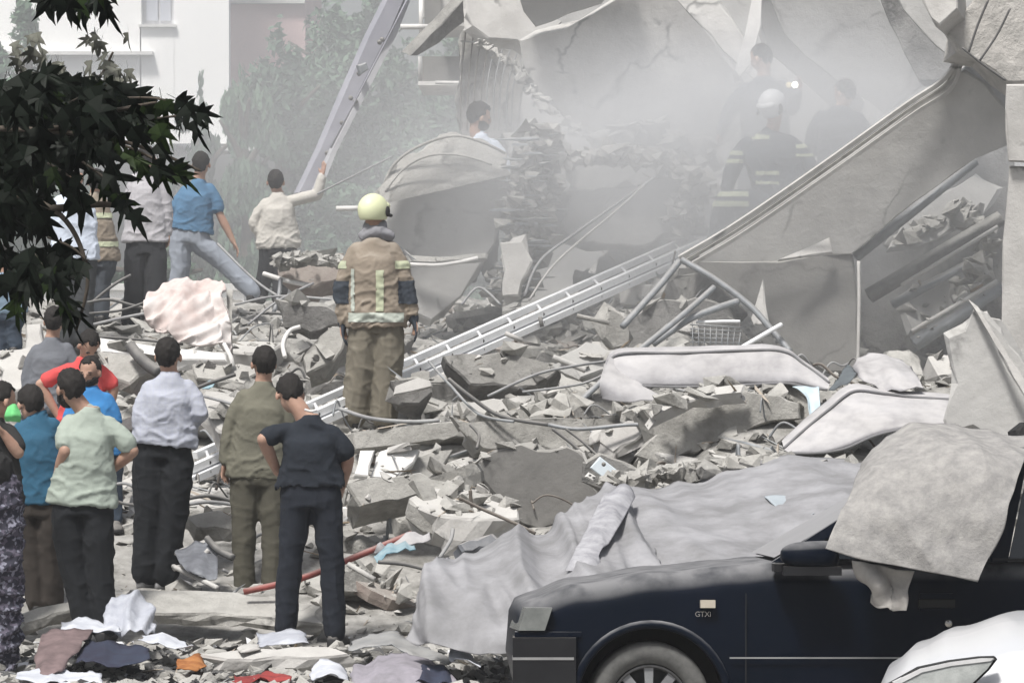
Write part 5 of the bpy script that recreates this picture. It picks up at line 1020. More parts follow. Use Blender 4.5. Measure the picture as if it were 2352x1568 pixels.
def person(D, J, label, shirt, trousers, face=0.0, tilt=0.0, sleeve='short', hem=None, shoes=True, group=None, dz=None, hairc=HAIR, beard=False, hat=None, build=1.0,
           fold=.011, yawT=0.0, hairs=1.0, vox=.0095, legw=1.0, handc=.5, shoedir=0.0, hands=True, parts=True, loose=1.0, sockets_=True, bald=False, thumb=1, extra=None, neck_f=0.0, belly=1.0):
    """J: joints in frame pixels; dz: depth offsets of joints in metres; face: which way the head looks (0 away from the camera, 180 at it, 90 to the right)"""
    dz = dz or {}; s = build; seed = len(bpy.data.objects) * .37
    P = {k: V(v[0], v[1], D + dz.get(k, 0)) for k, v in J.items()}
    shc = (P['sL'] + P['sR']) / 2; hip = P['hip']; foot = (P['aL'] + P['aR']) / 2
    base = Vector((foot.x, foot.y, min(P['aL'].z, P['aR'].z) - .09)); r = root('person', base, label, 'person', group)
    sh = (P['sR'] - P['sL']); SW = sh.length / 2; sx = sh.normalized()
    up = (shc - hip).normalized(); dp = up.cross(sx).normalized(); sx0 = sx; sx = (sx - up * sx.dot(up)).normalized(); TL = (shc - hip).length
    # ---- body: one continuous surface
    bm = bmesh.new(); H = P['head']; f = math.radians(face); fw = Vector((math.sin(f), math.cos(f), 0)); tl = math.radians(tilt)
    hu = (Vector((0, 0, 1)) * math.cos(tl) + fw * math.sin(tl)).normalized(); hf = (fw * math.cos(tl) - Vector((0, 0, 1)) * math.sin(tl)).normalized(); hr = hf.cross(hu).normalized(); AX = (hr, hf, hu)
    def hp(x, y, z): return H + hr * x * s + hf * y * s + hu * z * s
    g_ball(bm, hp(0, -.008, .028), s, (.077, .097, .088), AX, 20); g_ball(bm, hp(0, .018, -.03), s, (.062, .07, .078), AX, 18); g_ball(bm, hp(0, .045, -.075), s, (.034, .036, .03), AX)
    g_loft(bm, [(hp(0, .085, .02), hr * .008 * s, hu * .01 * s), (hp(0, .113, -.018), hr * .016 * s, hu * .01 * s), (hp(0, .085, -.03), hr * .014 * s, hu * .008 * s)], 10)
    g_ball(bm, hp(0, .088, -.052), s, (.024, .012, .009), AX); g_ball(bm, hp(0, .08, .012), s, (.055, .018, .012), AX)
    for e in (-1, 1): g_ball(bm, hp(e * .086, .004, -.012), s, (.012, .02, .032), AX)
    nb = shc + up * .06; g_limb(bm, [hp(0, -.02, -.04), P['neck'] if 'neck' in P else nb.lerp(H, .35), nb - up * .04], [.056 * s, .055 * s, .065 * s])
    def torso(b, e, lo=None, hi=None, wa=.168, hp_=.18):
        w = SW + e; lo = lo if lo is not None else -.12
        rings = [(hip + up * TL * lo, sx * (hp_ * s + e), dp * (.115 * s * belly + e)), (hip + up * TL * .02, sx * (hp_ * s + e), dp * (.118 * s * belly + e)), (hip + up * TL * .3, sx * (wa * s + e), dp * (.11 * s * belly + e)),
                 (hip + up * TL * .62, sx * (max(.9 * w, .17 * s) + e * .2), dp * (.122 * s + e)), (hip + up * TL * .84, sx * (w * .93), dp * (.115 * s + e)), (hip + up * TL * .96, sx * (w * .86), dp * (.08 * s + e)), (shc + up * .042 * s, sx * w * .62, dp * (.066 * s + e)), (shc + up * .08 * s, sx * w * .38, dp * (.058 * s + e)), (shc + up * .112 * s, sx * .064 * s, dp * .058 * s)]
        g_loft(b, rings, 24)
    torso(bm, -.012)
    for q in ('L', 'R'):
        e, w_ = P['e' + q], P['w' + q]; so = P['s' + q]
        g_limb(bm, [so.lerp(shc, .12), so.lerp(e, .45), e, e.lerp(w_, .35), w_], [.042 * s, .042 * s, .039 * s, .041 * s, .027 * s])
        if hands:
            hd = (w_ - e).normalized(); h2 = P.get('h' + q); 
            if h2 is not None: hd = (h2 - w_).normalized()
            hand(bm, w_, hd, Vector((0, .6, .3)) + sx * (.4 if q == 'L' else -.4) * thumb, sx * (1 if q == 'L' else -1) + Vector((0, .3, 0)), s * .97, handc)
    hp0 = hip - up * .05
    for q, g_ in (('L', -1), ('R', 1)):
        hj = hp0 + sx * g_ * .085 * s; g_limb(bm, [hj, P['k' + q], P['a' + q]], [.07 * s, .05 * s, .036 * s])
    remesh('body', bm, vox, SKIN, r, 3)
    # ---- hair, beard, eyes
    if hat is None and not bald:
        bm = bmesh.new(); bmesh.ops.create_icosphere(bm, subdivisions=4, radius=1)
        for v in bm.verts:
            c = v.co.copy(); q = 1 + noise.noise(c * 4 + Vector((seed, 0, 0))) * .07 + noise.noise(c * 11 + Vector((seed, 0, 0))) * .07 + noise.noise(c * 24) * .06
            inside = (c.y > .42 and c.z < .52 + .2 * (c.y < .6)) or c.z < -.85 or (c.y > .12 and c.z < -.0) or (c.y > -.25 and c.z < -.3)
            k = .8 if inside else q
            v.co = hp(c.x * .085 * k * hairs, -.012 + c.y * .106 * k * hairs, .03 + c.z * .101 * k * (1.02 * hairs if c.z > 0 else 1.22))
        mkbm('hair', bm, hairc, r, True)
    if beard:
        bm = bmesh.new(); bmesh.ops.create_icosphere(bm, subdivisions=4, radius=1)
        for v in bm.verts:
            c = v.co.copy(); k = 1.0 + noise.noise(c * 9 + Vector((seed, 3, 0))) * .07
            if c.z > .12 + (.15 if abs(c.x) > .75 else 0) or c.y < -.35: k = .75
            if c.y > .8 and abs(c.x) < .3 and .0 < c.z < .35: k = .8
            v.co = hp(c.x * .07 * k, .02 + c.y * .083 * k, -.046 + c.z * .075 * k)
        mkbm('beard', bm, hairc, r, True)
    if 110 < (face % 360) < 260 or beard:
        for e in (-1, 1):
            bm = bmesh.new(); g_ball(bm, hp(e * .031, .078, .0), s, (.013, .01, .0065), AX, 8); mkbm('eye', bm, MATS.get('eye') or mat('eye', (0.05, 0.035, 0.03), (0.03, 0.02, 0.02), 5, .3), r, True)
            bm = bmesh.new(); g_ball(bm, hp(e * .033, .087, .019), s, (.02, .008, .005), AX, 8); mkbm('eyebrow', bm, hairc, r, True)
    # ---- shirt
    sp = None
    if shirt is not None:
        bm = bmesh.new(); e = .022 * loose
        lo = -.14 if hem is None else -((hip - V(hip.x, hip.y, hip.y)).length * 0 + (px(hip)[1] - hem) / ((px(hip)[1] - px(shc)[1]) or 1)) * -1 * -1
        if hem is not None: lo = (px(hip)[1] - hem) / (px(hip)[1] - px(shc)[1])
        torso(bm, e, lo, wa=.178 * (1 + .03 * loose), hp_=.207)
        for q in ('L', 'R'):
            so, el, w_ = P['s' + q], P['e' + q], P['w' + q]
            if sleeve == 'short': g_limb(bm, [so.lerp(shc, .2), so.lerp(el, .4), so.lerp(el, .72)], [.055 * s, .06 * s, .066 * s])
            elif sleeve == 'rolled': g_limb(bm, [so.lerp(shc, .2), so.lerp(el, .5), el, el.lerp(w_, .35)], [.055 * s, .057 * s, .054 * s, .052 * s])
            elif sleeve == 'long': g_limb(bm, [so.lerp(shc, .2), so.lerp(el, .5), el, el.lerp(w_, .5), el.lerp(w_, .97)], [.057 * s * loose ** .3, .058 * s * loose ** .3, .054 * s * loose ** .3, .05 * s * loose ** .3, .042 * s * loose ** .3])
        sp = remesh('shirt', bm, .0125, shirt, r, 5, folds(fold, seed, zr=(hip.z, shc.z)))
        bm = bmesh.new(); g_limb(bm, [nb.lerp(H, .18) - up * .02, nb - up * .02], [.068 * s, .082 * s]); remesh('collar', bm, .011, shirt, r, 3)
    if trousers is not None:
        bm = bmesh.new(); g_loft(bm, [(hip + up * .06, sx * .18 * s, dp * .118 * s * belly), (hip - up * .02, sx * .196 * s, dp * .125 * s * belly), (hip - up * .1, sx * .193 * s, dp * .12 * s)], 20)
        for q, g_ in (('L', -1), ('R', 1)):
            hj = hip - up * .08 + sx * g_ * .096 * s; k, a = P['k' + q], P['a' + q]; ll = (a - k).normalized()
            g_limb(bm, [hj, hj.lerp(k, .5), k, k.lerp(a, .5), a + ll * .015], [.098 * s * legw ** .4, .09 * s * legw ** .7, .078 * s * legw, .072 * s * legw, .068 * s * legw])
        remesh('trousers', bm, .0125, trousers, r, 4, folds(fold * .7, seed + 5, legs=True))
    if shoes:
        for q, g_ in (('L', -1), ('R', 1)):
            a = P['a' + q]; an = math.radians(shoedir + g_ * 14); fd = Vector((math.sin(an), math.cos(an), 0)); sd_ = Vector((fd.y, -fd.x, 0)); b0 = a + Vector((0, 0, -.075 * s))
            bm = bmesh.new(); g_loft(bm, [(b0 - fd * .075, sd_ * .03, Vector((0, 0, .035))), (b0 - fd * .05 + Vector((0, 0, .01)), sd_ * .042, Vector((0, 0, .055))), (b0 + fd * .04 + Vector((0, 0, .008)), sd_ * .044, Vector((0, 0, .055))), (b0 + fd * .14 - Vector((0, 0, .008)), sd_ * .052, Vector((0, 0, .036))), (b0 + fd * .2 - Vector((0, 0, .018)), sd_ * .03, Vector((0, 0, .02)))], 14)
            g_limb(bm, [b0 - fd * .005, a + Vector((0, 0, .01))], [.045 * s, .05 * s]); remesh('shoe', bm, .011, shoes if not isinstance(shoes, bool) else MATS['shoe_black'], r, 3)
    return r, P, sp, (hp, AX)
mat('shoe_black', (0.03, 0.03, 0.032), (0.02, 0.02, 0.02), 6, .6, dust=.4)
def F_(nm, c, d=.7, **k): return mat(nm, c, tuple(v * (d + 1) / 2 for v in c), 2.5, .92, .003, 40, **k)
TBLK = F_('black_tee', (0.02, 0.025, 0.034)); JBLK = F_('black_jeans', (0.017, 0.021, 0.03)); OLV = F_('olive_shirt', (0.16, 0.155, 0.12), .8); KHA = F_('khaki_trousers', (0.095, 0.09, 0.07), .8)
CHK = F_('checked_shirt', (0.42, 0.44, 0.5), .88, check=((0.36, 0.38, 0.5), .045, .12)); TRB = F_('black_trousers', (0.014, 0.016, 0.019)); MINT = F_('mint_tee', (0.36, 0.41, 0.36), .85); TEAL = F_('teal_tee', (0.035, 0.12, 0.2)); BRN = F_('brown_trousers', (0.05, 0.042, 0.036))
BLT = F_('blue_tee', (0.05, 0.22, 0.5)); REDT = F_('red_tee', (0.65, 0.09, 0.09)); GSH = F_('grey_shirt', (0.16, 0.17, 0.19)); DKG = F_('dark_grey_trousers', (0.07, 0.075, 0.08)); JNS = F_('light_jeans', (0.3, 0.33, 0.38)); DJN = F_('dark_jeans', (0.06, 0.08, 0.11))
STL = F_('steel_blue_tee', (0.09, 0.19, 0.31)); OFFW = F_('offwhite_top', (0.5, 0.48, 0.44), .85); WHS = F_('white_blue_shirt', (0.62, 0.68, 0.78), .85); LBJ = F_('light_blue_jacket', (0.22, 0.3, 0.38)); TAN = F_('tan_jacket', (0.29, 0.245, 0.195), .75, dust=.3); TANT = F_('tan_bunker_trousers', (0.19, 0.172, 0.135), .7, dust=.3)
REFL = mat('reflective_yellow', (0.55, 0.58, 0.4), (0.42, 0.45, 0.33), 12, .6); REFG = mat('reflective_grey', (0.5, 0.54, 0.48), (0.4, 0.43, 0.38), 12, .5); FFD = F_('dark_fire_suit', (0.075, 0.085, 0.1)); CHECKG = F_('white_grey_shirt', (0.46, 0.45, 0.47), .85, check=((0.32, 0.32, 0.36), .04, .12))
CREW = 'men watching and searching the rubble'
def pp(*a, **k): return person(*a, group=k.pop('group', CREW), **k)

r1, P1, s1, _ = pp(21.4, dict(head=(666, 905), neck=(692, 945), sL=(652, 988), sR=(770, 992), eL=(604, 1008), wL=(638, 1085), hL=(678, 1098), eR=(800, 1052), wR=(785, 1118), hip=(714, 1130), kL=(668, 1275), kR=(762, 1280), aL=(655, 1440), aR=(770, 1448)),
   'man in black tee and black trousers looking down, hand on hip', TBLK, JBLK, face=-18, tilt=32, hem=1112, dz=dict(head=.06, eL=-.1, wL=.04, eR=.02, wR=.12), build=1.03, legw=1.0, thumb=-1, shoedir=5)
tube('neck_tag', [(700, 940, 21.26), (715, 944, 21.25), (728, 941, 21.26)], .008, WHT, parent=r1)
pp(23.2, dict(head=(606, 835), sL=(552, 910), sR=(655, 910), eL=(527, 985), wL=(518, 1060), eR=(662, 990), wR=(660, 1065), hip=(594, 1082), kL=(560, 1215), kR=(628, 1215), aL=(560, 1335), aR=(625, 1340)),
   'man in olive grey long sleeved shirt and khaki trousers behind the black tee man', OLV, KHA, face=-22, sleeve='long', hem=1098, build=1.0, legw=1.08)
pp(23.2, dict(head=(386, 818), sL=(335, 890), sR=(442, 888), eL=(318, 965), wL=(350, 1000), eR=(460, 950), wR=(425, 985), hip=(377, 1020), kL=(345, 1170), kR=(398, 1165), aL=(335, 1312), aR=(378, 1315)),
   'man in pale checked shirt and loose black trousers seen from behind', CHK, TRB, face=8, sleeve='rolled', hem=1022, dz=dict(eL=-.05, wL=.18, eR=-.05, wR=.18), build=1.04, legw=1.35, loose=1.5, shoedir=55, fold=.014, shoes=mat('pale_trainer', (0.4, 0.4, 0.41), (0.15, 0.15, 0.15), 14, .7))
pp(21.7, dict(head=(160, 893), neck=(188, 935), sL=(150, 968), sR=(258, 975), eL=(150, 1035), wL=(128, 1110), eR=(305, 1035), wR=(252, 1082), hip=(190, 1148), kL=(165, 1290), kR=(228, 1290), aL=(196, 1430), aR=(238, 1435)),
   'bearded man in pale mint tee and black trousers with hands on hips', MINT, TRB, face=-42, tilt=8, hem=1158, dz=dict(eL=-.12, wL=.05, eR=-.02, wR=.08), beard=True, build=1.04, legw=1.15, fold=.013)
pp(22.5, dict(head=(70, 928), sL=(45, 982), sR=(128, 975), eL=(14, 1052), wL=(-10, 1080), eR=(150, 1050), wR=(165, 1110), hip=(85, 1150), kL=(75, 1270), kR=(112, 1270), aL=(85, 1375), aR=(118, 1378)),
   'man in teal blue tee and brown trousers left of the mint tee man', TEAL, BRN, face=-35, tilt=20, hem=1155, dz=dict(eL=-.05, wL=.1, wR=.1, eR=.1), build=1.03, legw=1.15)
pp(24.4, dict(head=(207, 855), sL=(170, 918), sR=(252, 915), eL=(160, 985), wL=(170, 1040), eR=(266, 985), wR=(250, 1050), hip=(225, 1030), kL=(232, 1110), kR=(256, 1110), aL=(238, 1185), aR=(262, 1188)),
   'bearded man in bright blue tee facing the camera', BLT, DJN, face=195, tilt=10, beard=True, build=.95, hem=1050, shoedir=150)
pp(26.2, dict(head=(204, 792), neck=(200, 825), sL=(152, 848), sR=(236, 850), eL=(92, 882), wL=(138, 962), eR=(262, 892), wR=(246, 955), hip=(192, 985), kL=(170, 1060), kR=(215, 1060), aL=(170, 1140), aR=(215, 1140)),
   'man in red tee bending forward with hands on hips', REDT, DKG, face=150, tilt=55, dz=dict(head=-.15, eL=-.02), hem=990, build=.97)
pp(27.6, dict(head=(125, 738), sL=(78, 805), sR=(160, 800), eL=(62, 870), wL=(65, 930), eR=(175, 865), wR=(172, 925), hip=(115, 925), kL=(95, 1010), kR=(135, 1010), aL=(92, 1100), aR=(138, 1100)),
   'man in plain dark grey shirt under the lowest leaves', GSH, DKG, face=5, sleeve='long', hem=945, build=1.0)
r9, *_ = pp(21.6, dict(head=(4, 920), sL=(-55, 985), sR=(25, 990), eL=(-80, 1060), wL=(-60, 1120), eR=(42, 1040), wR=(8, 995), hip=(-20, 1150), kL=(-40, 1290), kR=(5, 1290), aL=(-40, 1430), aR=(5, 1430)),
   'curly haired man at the left edge by a neon green cloth', F_('black_jacket', (0.03, 0.03, 0.03)), BRN, face=60, tilt=15, sleeve='short', beard=False, dz=dict(wR=-.15, eR=-.1), build=.98)
cloth('green_cloth', [[(18, 935, 21.2), (32, 930, 21.2), (42, 938, 21.25)], [(10, 955, 21.15), (28, 952, 21.1), (46, 955, 21.15)], [(12, 968, 21.2), (28, 966, 21.15), (45, 966, 21.2)]], mat('neon_green', (0.18, 0.62, 0.22), (0.12, 0.45, 0.16), 9, .8), 'neon green cloth held up beside the curly haired man', 'cloth', fold=.006, fs_=8, k=6)
pp(29.2, dict(head=(14, 590), sL=(-22, 648), sR=(38, 650), eL=(-30, 700), wL=(-20, 750), eR=(48, 700), wR=(38, 745), hip=(14, 712), kL=(-2, 755), kR=(28, 755), aL=(0, 800), aR=(35, 792)),
   'man in light blue jacket half hidden by leaves at the left edge', LBJ, DJN, face=10, sleeve='long', build=.85, legw=1.1)
r12, P12, s12, h12 = pp(30.5, dict(head=(172, 402), sL=(130, 462), sR=(200, 455), eL=(118, 510), wL=(135, 560), eR=(212, 520), wR=(205, 570), hip=(172, 580), kL=(160, 680), kR=(192, 680), aL=(160, 775), aR=(192, 772)),
   'man in white cap and pale blue shirt behind the dark leaves', WHS, DKG, face=40, sleeve='rolled', hem=598, build=1.0, legw=1.3, hat='cap')
def cap(hpf, r, m, s=1.0, brim=True):
    hp, AX = hpf; bm = bmesh.new(); g_ball(bm, hp(0, -.005, .045), s, (.088, .11, .085), AX, 18)
    if brim: g_ball(bm, hp(0, .09, .03), s, (.06, .06, .012), AX, 12)
    mkbm('cap', bm, m, r, True)
cap(h12, r12, WHT)
r13, P13, s13, h13 = pp(31.5, dict(head=(222, 418), sL=(200, 465), sR=(240, 465), eL=(205, 520), wL=(212, 570), eR=(245, 520), wR=(238, 560), hip=(222, 590), kL=(215, 650), kR=(235, 650), aL=(215, 720), aR=(235, 718)),
   'firefighter with yellow stripes half hidden behind the pale blue shirt', TAN, FFD, face=0, sleeve='long', hem=600, build=.97)
for y in (495, 560): band('reflective_stripe', s13, lambda a, b, y=y: abs(b - y) < 7, REFL, r13)
pp(32, dict(head=(338, 365), sL=(305, 412), sR=(368, 410), eL=(298, 475), wL=(305, 530), eR=(383, 478), wR=(385, 535), hip=(335, 560), kL=(310, 650), kR=(358, 650), aL=(298, 735), aR=(348, 735)),
   'man in untucked white grey shirt and black trousers standing on the rubble', CHECKG, F_('charcoal_trousers', (0.035, 0.037, 0.042)), face=15, sleeve='long', hem=556, build=1.0, legw=1.25, loose=1.3)
pp(33, dict(head=(462, 378), neck=(458, 410), sL=(420, 438), sR=(488, 432), eL=(398, 495), wL=(400, 545), eR=(506, 495), wR=(536, 555), hip=(438, 535), kL=(415, 612), kR=(508, 598), aL=(402, 690), aR=(578, 668)),
   'man in steel blue tee and light jeans striding right over the rubble', STL, JNS, face=12, hem=530, build=1.02, legw=1.2)
pp(34, dict(head=(633, 418), sL=(606, 468), sR=(672, 462), eL=(582, 512), wL=(606, 552), eR=(730, 446), wR=(739, 405), hR=(742, 392), hip=(640, 558), kL=(612, 610), kR=(650, 625), aL=(600, 672), aR=(640, 680)),
   'man in off white long sleeved top with his right arm raised', OFFW, TRB, face=-5, sleeve='long', hem=570, build=1.0, loose=1.3, fold=.014, handc=.2, legw=1.1)
# firefighter in the middle
r17, P17, s17, h17 = pp(27.0, dict(head=(859, 495), neck=(860, 538), sL=(812, 575), sR=(908, 572), eL=(789, 655), wL=(788, 735), eR=(930, 652), wR=(948, 725), hip=(864, 735), kL=(830, 850), kR=(888, 850), aL=(815, 950), aR=(882, 952)),
   'firefighter in pale yellow helmet and tan jacket standing with his back to us', TAN, TANT, face=35, sleeve='long', hem=752, hat='helmet', build=1.06, legw=1.5, loose=1.9, fold=.016, shoedir=0, hands=True)
band('reflective_stripe', s17, lambda a, b: 718 < b < 742 and 800 < a < 928, REFG, r17)
band('reflective_stripe', s17, lambda a, b: 863 < a < 882 and 618 < b < 718, REFL, r17); band('reflective_stripe', s17, lambda a, b: 806 < a < 816 and 615 < b < 718, REFG, r17)
band('sleeve_stripe', s17, lambda a, b: a < 797 and 598 < b < 618, REFL, r17); band('sleeve_stripe', s17, lambda a, b: a > 905 and 598 < b < 618, REFL, r17)
DKN = F_('navy_elbow', (0.05, 0.06, 0.075)); band('elbow_panel', s17, lambda a, b: a < 803 and 642 < b < 700, DKN, r17, .008); band('elbow_panel', s17, lambda a, b: a > 912 and 642 < b < 700, DKN, r17, .008)
bm = bmesh.new(); g_limb(bm, [V(838, 542, 26.98), V(862, 532, 26.95), V(893, 540, 26.98)], [.05, .06, .05]); g_limb(bm, [V(850, 525, 27.0), V(872, 522, 27.02)], [.07, .07]); remesh('neck_guard', bm, .012, F_('grey_hood', (0.27, 0.27, 0.29)), r17, 3, folds(.01, 3))
for (wx_, wy_, q) in ((787, 745, 'L'), (949, 735, 'R')):
    bm = bmesh.new(); w_ = P17['w' + q]; e_ = P17['e' + q]; d_ = (w_ - e_).normalized(); g_limb(bm, [w_ - d_ * .06, w_ + d_ * .03], [.05, .045]); hand(bm, w_ + d_ * .01, d_, Vector((0, .7, 0)), Vector((1 if q == 'L' else -1, 0, 0)), 1.25, .45); remesh('glove', bm, .01, DKN, r17, 2)
def helmet(hpf, r, m, s, wid=1.0):
    hp, AX = hpf; bm = bmesh.new(); bmesh.ops.create_uvsphere(bm, u_segments=28, v_segments=18, radius=1)
    for v in bm.verts:
        c = v.co.copy(); z = c.z; k = 1.0
        if z < -.25: k = 1.0 + (-.25 - z) * .12
        zz = max(z, -.62); fl = .05 * (1 if -.62 >= z else 0)
        v.co = hp(c.x * .112 * wid * (k + fl) * (1 if z > -.62 else .985), -.01 + c.y * .138 * (k + fl), .045 + zz * .128)
    mkbm('helmet', bm, m, r, True)
    for e in (-1, 1):
        bm = bmesh.new(); g_ball(bm, hp(e * .112, .03, .03), s, (.012, .03, .045), AX, 10); g_ball(bm, hp(e * .114, .06, -.0), s, (.012, .032, .015), AX, 10); mkbm('visor_hinge', bm, BLK, r, True)
    bm = bmesh.new(); g_ball(bm, hp(0, .06, .075), s, (.105, .085, .05), AX, 14); mkbm('visor', bm, m, r, True)
helmet(h17, r17, mat('helmet_yellow', (0.72, 0.75, 0.5), (0.66, 0.69, 0.44), 3, .4), 1.0)
# man behind the rounded slab
pp(31.6, dict(head=(1102, 270), neck=(1092, 305), sL=(1068, 335), sR=(1140, 332), eL=(1055, 390), wL=(1065, 430), eR=(1160, 380), wR=(1150, 420), hip=(1105, 450), kL=(1085, 540), kR=(1125, 540), aL=(1085, 620), aR=(1125, 620)),
   'bearded man in white collar peering over the big rounded slab', WHS, TRB, face=78, tilt=14, sleeve='long', beard=True, build=1.08, hairs=1.1)
# rescuers in the dust on the right
r19, P19, s19, h19 = pp(31.0, dict(head=(1775, 252), neck=(1778, 285), sL=(1706, 332), sR=(1822, 326), eL=(1680, 395), wL=(1668, 440), eR=(1856, 375), wR=(1880, 420), hip=(1795, 440), kL=(1672, 470), kR=(1790, 500), aL=(1650, 560), aR=(1800, 580)),
   'crouching rescuer in dark striped suit with a white helmet', FFD, FFD, face=-140, tilt=28, sleeve='long', hem=470, hat='helmet', build=1.12, loose=1.9, legw=1.5, dz=dict(kL=-.25, kR=-.25, head=-.05))
helmet(h19, r19, mat('helmet_white', (0.7, 0.71, 0.72), (0.62, 0.63, 0.64), 3, .4), 1.0)
for t_ in (lambda a, b: 1725 < a < 1770 and 308 < b < 322, lambda a, b: a < 1708 and 345 < b < 357, lambda a, b: a < 1708 and 364 < b < 376, lambda a, b: 1735 < a < 1790 and 392 < b < 404, lambda a, b: 1735 < a < 1790 and 414 < b < 426, lambda a, b: a > 1826 and 330 < b < 342, lambda a, b: a > 1826 and 352 < b < 362):
    band('reflective_stripe', s19, t_, REFL, r19)
tr19 = [c for c in r19.children if c.name.startswith('trousers')][0]
for t_ in (lambda a, b: a < 1720 and 440 < b < 453, lambda a, b: a < 1720 and 460 < b < 475, lambda a, b: a > 1750 and 505 < b < 517): band('reflective_stripe', tr19, t_, REFL, r19)
pp(32.8, dict(head=(1748, 135), neck=(1755, 165), sL=(1702, 208), sR=(1806, 198), eL=(1672, 262), wL=(1656, 305), eR=(1820, 250), wR=(1832, 212), hip=(1760, 345), kL=(1720, 430), kR=(1790, 430), aL=(1710, 520), aR=(1790, 520)),
   'bare headed rescuer in dark clothes standing highest, holding a lit torch', FFD, FFD, face=-60, tilt=22, sleeve='long', hem=360, build=1.12, loose=1.6, legw=1.3, dz=dict(eR=-.15, wR=-.25))
pp(32.0, dict(head=(1940, 215), neck=(1935, 240), sL=(1878, 268), sR=(1978, 272), eL=(1862, 335), wL=(1850, 385), eR=(2000, 330), wR=(1985, 385), hip=(1935, 400), kL=(1890, 470), kR=(1960, 470), aL=(1880, 560), aR=(1960, 560)),
   'dim rescuer in dark clothes nearest the leaning slab edge', FFD, FFD, face=-50, tilt=15, sleeve='long', hem=415, build=1.1, loose=1.6, legw=1.3)
def torch():
    p = V(1826, 195, 32.1); r = root('torch', p, 'small lit torch shining in the dust by the white helmet', 'torch')
    tube('barrel', [p + Vector((.0, .14, 0)), p + Vector((0, .02, 0))], .028, BLK, parent=r, world=True, sides=12)
    tube('lamp', [p + Vector((0, .019, 0)), p + Vector((0, 0, 0))], .034, mat('lit_lamp', (1, .95, .8), None, 3, .5, emit=((1, .95, .8), 9)), parent=r, world=True, sides=6)
    tube('lamp_housing', [p + Vector((-.06, .03, 0)), p + Vector((-.06, .0, 0))], .03, mat('warm_lens', (0.7, 0.6, 0.4), None, 3, .4, emit=((1, .85, .5), .6)), parent=r, world=True, sides=8)
torch()
# patterned dress at the near left edge
def woman():
    D = 19.9; r = root('person', V(15, 1560, D), 'person in a long dark speckled dress cut off by the left edge', 'person')
    m = bpy.data.materials.new('speckled_dress'); m.use_nodes = True; t = m.node_tree; b = t.nodes['Principled BSDF']; b.inputs['Roughness'].default_value = .9
    tc = t.nodes.new('ShaderNodeTexCoord'); v = t.nodes.new('ShaderNodeTexVoronoi'); v.inputs['Scale'].default_value = 55; c = t.nodes.new('ShaderNodeValToRGB'); c.color_ramp.interpolation = 'CONSTANT'
    for e, (p_, col) in zip(range(4), ((0, (0.03, 0.03, 0.045)), (.55, (0.09, 0.08, 0.11)), (.8, (0.2, 0.2, 0.25)))):
        el = c.color_ramp.elements[e] if e < 2 else c.color_ramp.elements.new(p_); el.position = p_; el.color = (*col, 1)
    t.links.new(tc.outputs['Object'], v.inputs['Vector']); sx = t.nodes.new('ShaderNodeSeparateColor'); t.links.new(v.outputs['Color'], sx.inputs[0]); t.links.new(sx.outputs[0], c.inputs[0]); t.links.new(c.outputs[0], b.inputs['Base Color'])
    bm = bmesh.new(); R = []
    for (x, y, w_) in ((-10, 1075, 26), (-5, 1092, 44), (-2, 1130, 52), (-2, 1200, 54), (0, 1300, 54), (0, 1400, 50), (-2, 1500, 44), (-4, 1572, 38)):
        R.append((V(x, y, D), Vector((w_ / 377, 0, 0)), Vector((0, w_ / 377 * .75, 0))))
    g_loft(bm, R, 26); remesh('dress', bm, .014, m, r, 3, folds(.03, 4, .2))
    bm = bmesh.new(); hh = V(-38, 1015, D); g_ball(bm, hh, 1, (.078, .095, .115)); g_limb(bm, [hh, V(-22, 1085, D)], [.055, .06]); remesh('body', bm, .012, SKIN, r, 2)
    bm = bmesh.new(); g_ball(bm, hh + Vector((0, -.02, .02)), 1, (.1, .11, .13)); g_limb(bm, [hh - Vector((0, 0, .06)), V(-20, 1080, D)], [.09, .14]); remesh('headscarf', bm, .013, F_('black_scarf', (0.02, 0.02, 0.02)), r, 3, folds(.01, 2))
woman()

# ------------------------------------------------------------------ foreground tree
def leaf_mesh(seed, m):
    rs = random.Random(seed)
    # five pointed lobes; the stem end is at the origin, the tip points to -Z
    out = []; L = [(-62, .55), (-48, .28), (-34, .78), (-16, .34), (0, 1.0), (16, .36), (34, .76), (48, .28), (62, .52)]
    pts = [(0, 0)]
    for a, l in L:
        a2 = math.radians(a * 1.35 + rs.uniform(-5, 5)); l2 = l * rs.uniform(.85, 1.12)
        if l > .45:   # toothed lobe
            for da, f in ((-9, .72), (-3.5, .82), (0, 1), (3.5, .84), (9, .7)): q = a2 + math.radians(da); pts.append((math.sin(q) * l2 * f, -math.cos(q) * l2 * f - .08))
        else: pts.append((math.sin(a2) * l2, -math.cos(a2) * l2 - .08))
    vs = []; droop = rs.uniform(.15, .6)
    for x, z in pts: vs.append((x * .9, -abs(x) * .3 + (z * z) * droop * .5, z))
    vs.append((0, -.02, -.35)); c = len(vs) - 1; fs = [(c, i, i + 1) for i in range(c - 1)] + [(c, c - 1, 0)]
    st = len(vs); vs += [(-.012, 0, 0), (.012, 0, 0), (.01, -.05, .35), (-.01, -.05, .35)]; fs.append((st, st + 1, st + 2, st + 3))
    me = bpy.data.meshes.new('leaf'); me.from_pydata(vs, [], fs); me.materials.append(m); me.update(); return me
def leafmat(nm, c1, c2):
    m = mat(nm, c1, c2, 3, .6, spec=.15); b = m.node_tree.nodes['Principled BSDF']; b.inputs['Transmission Weight'].default_value = 0; return m
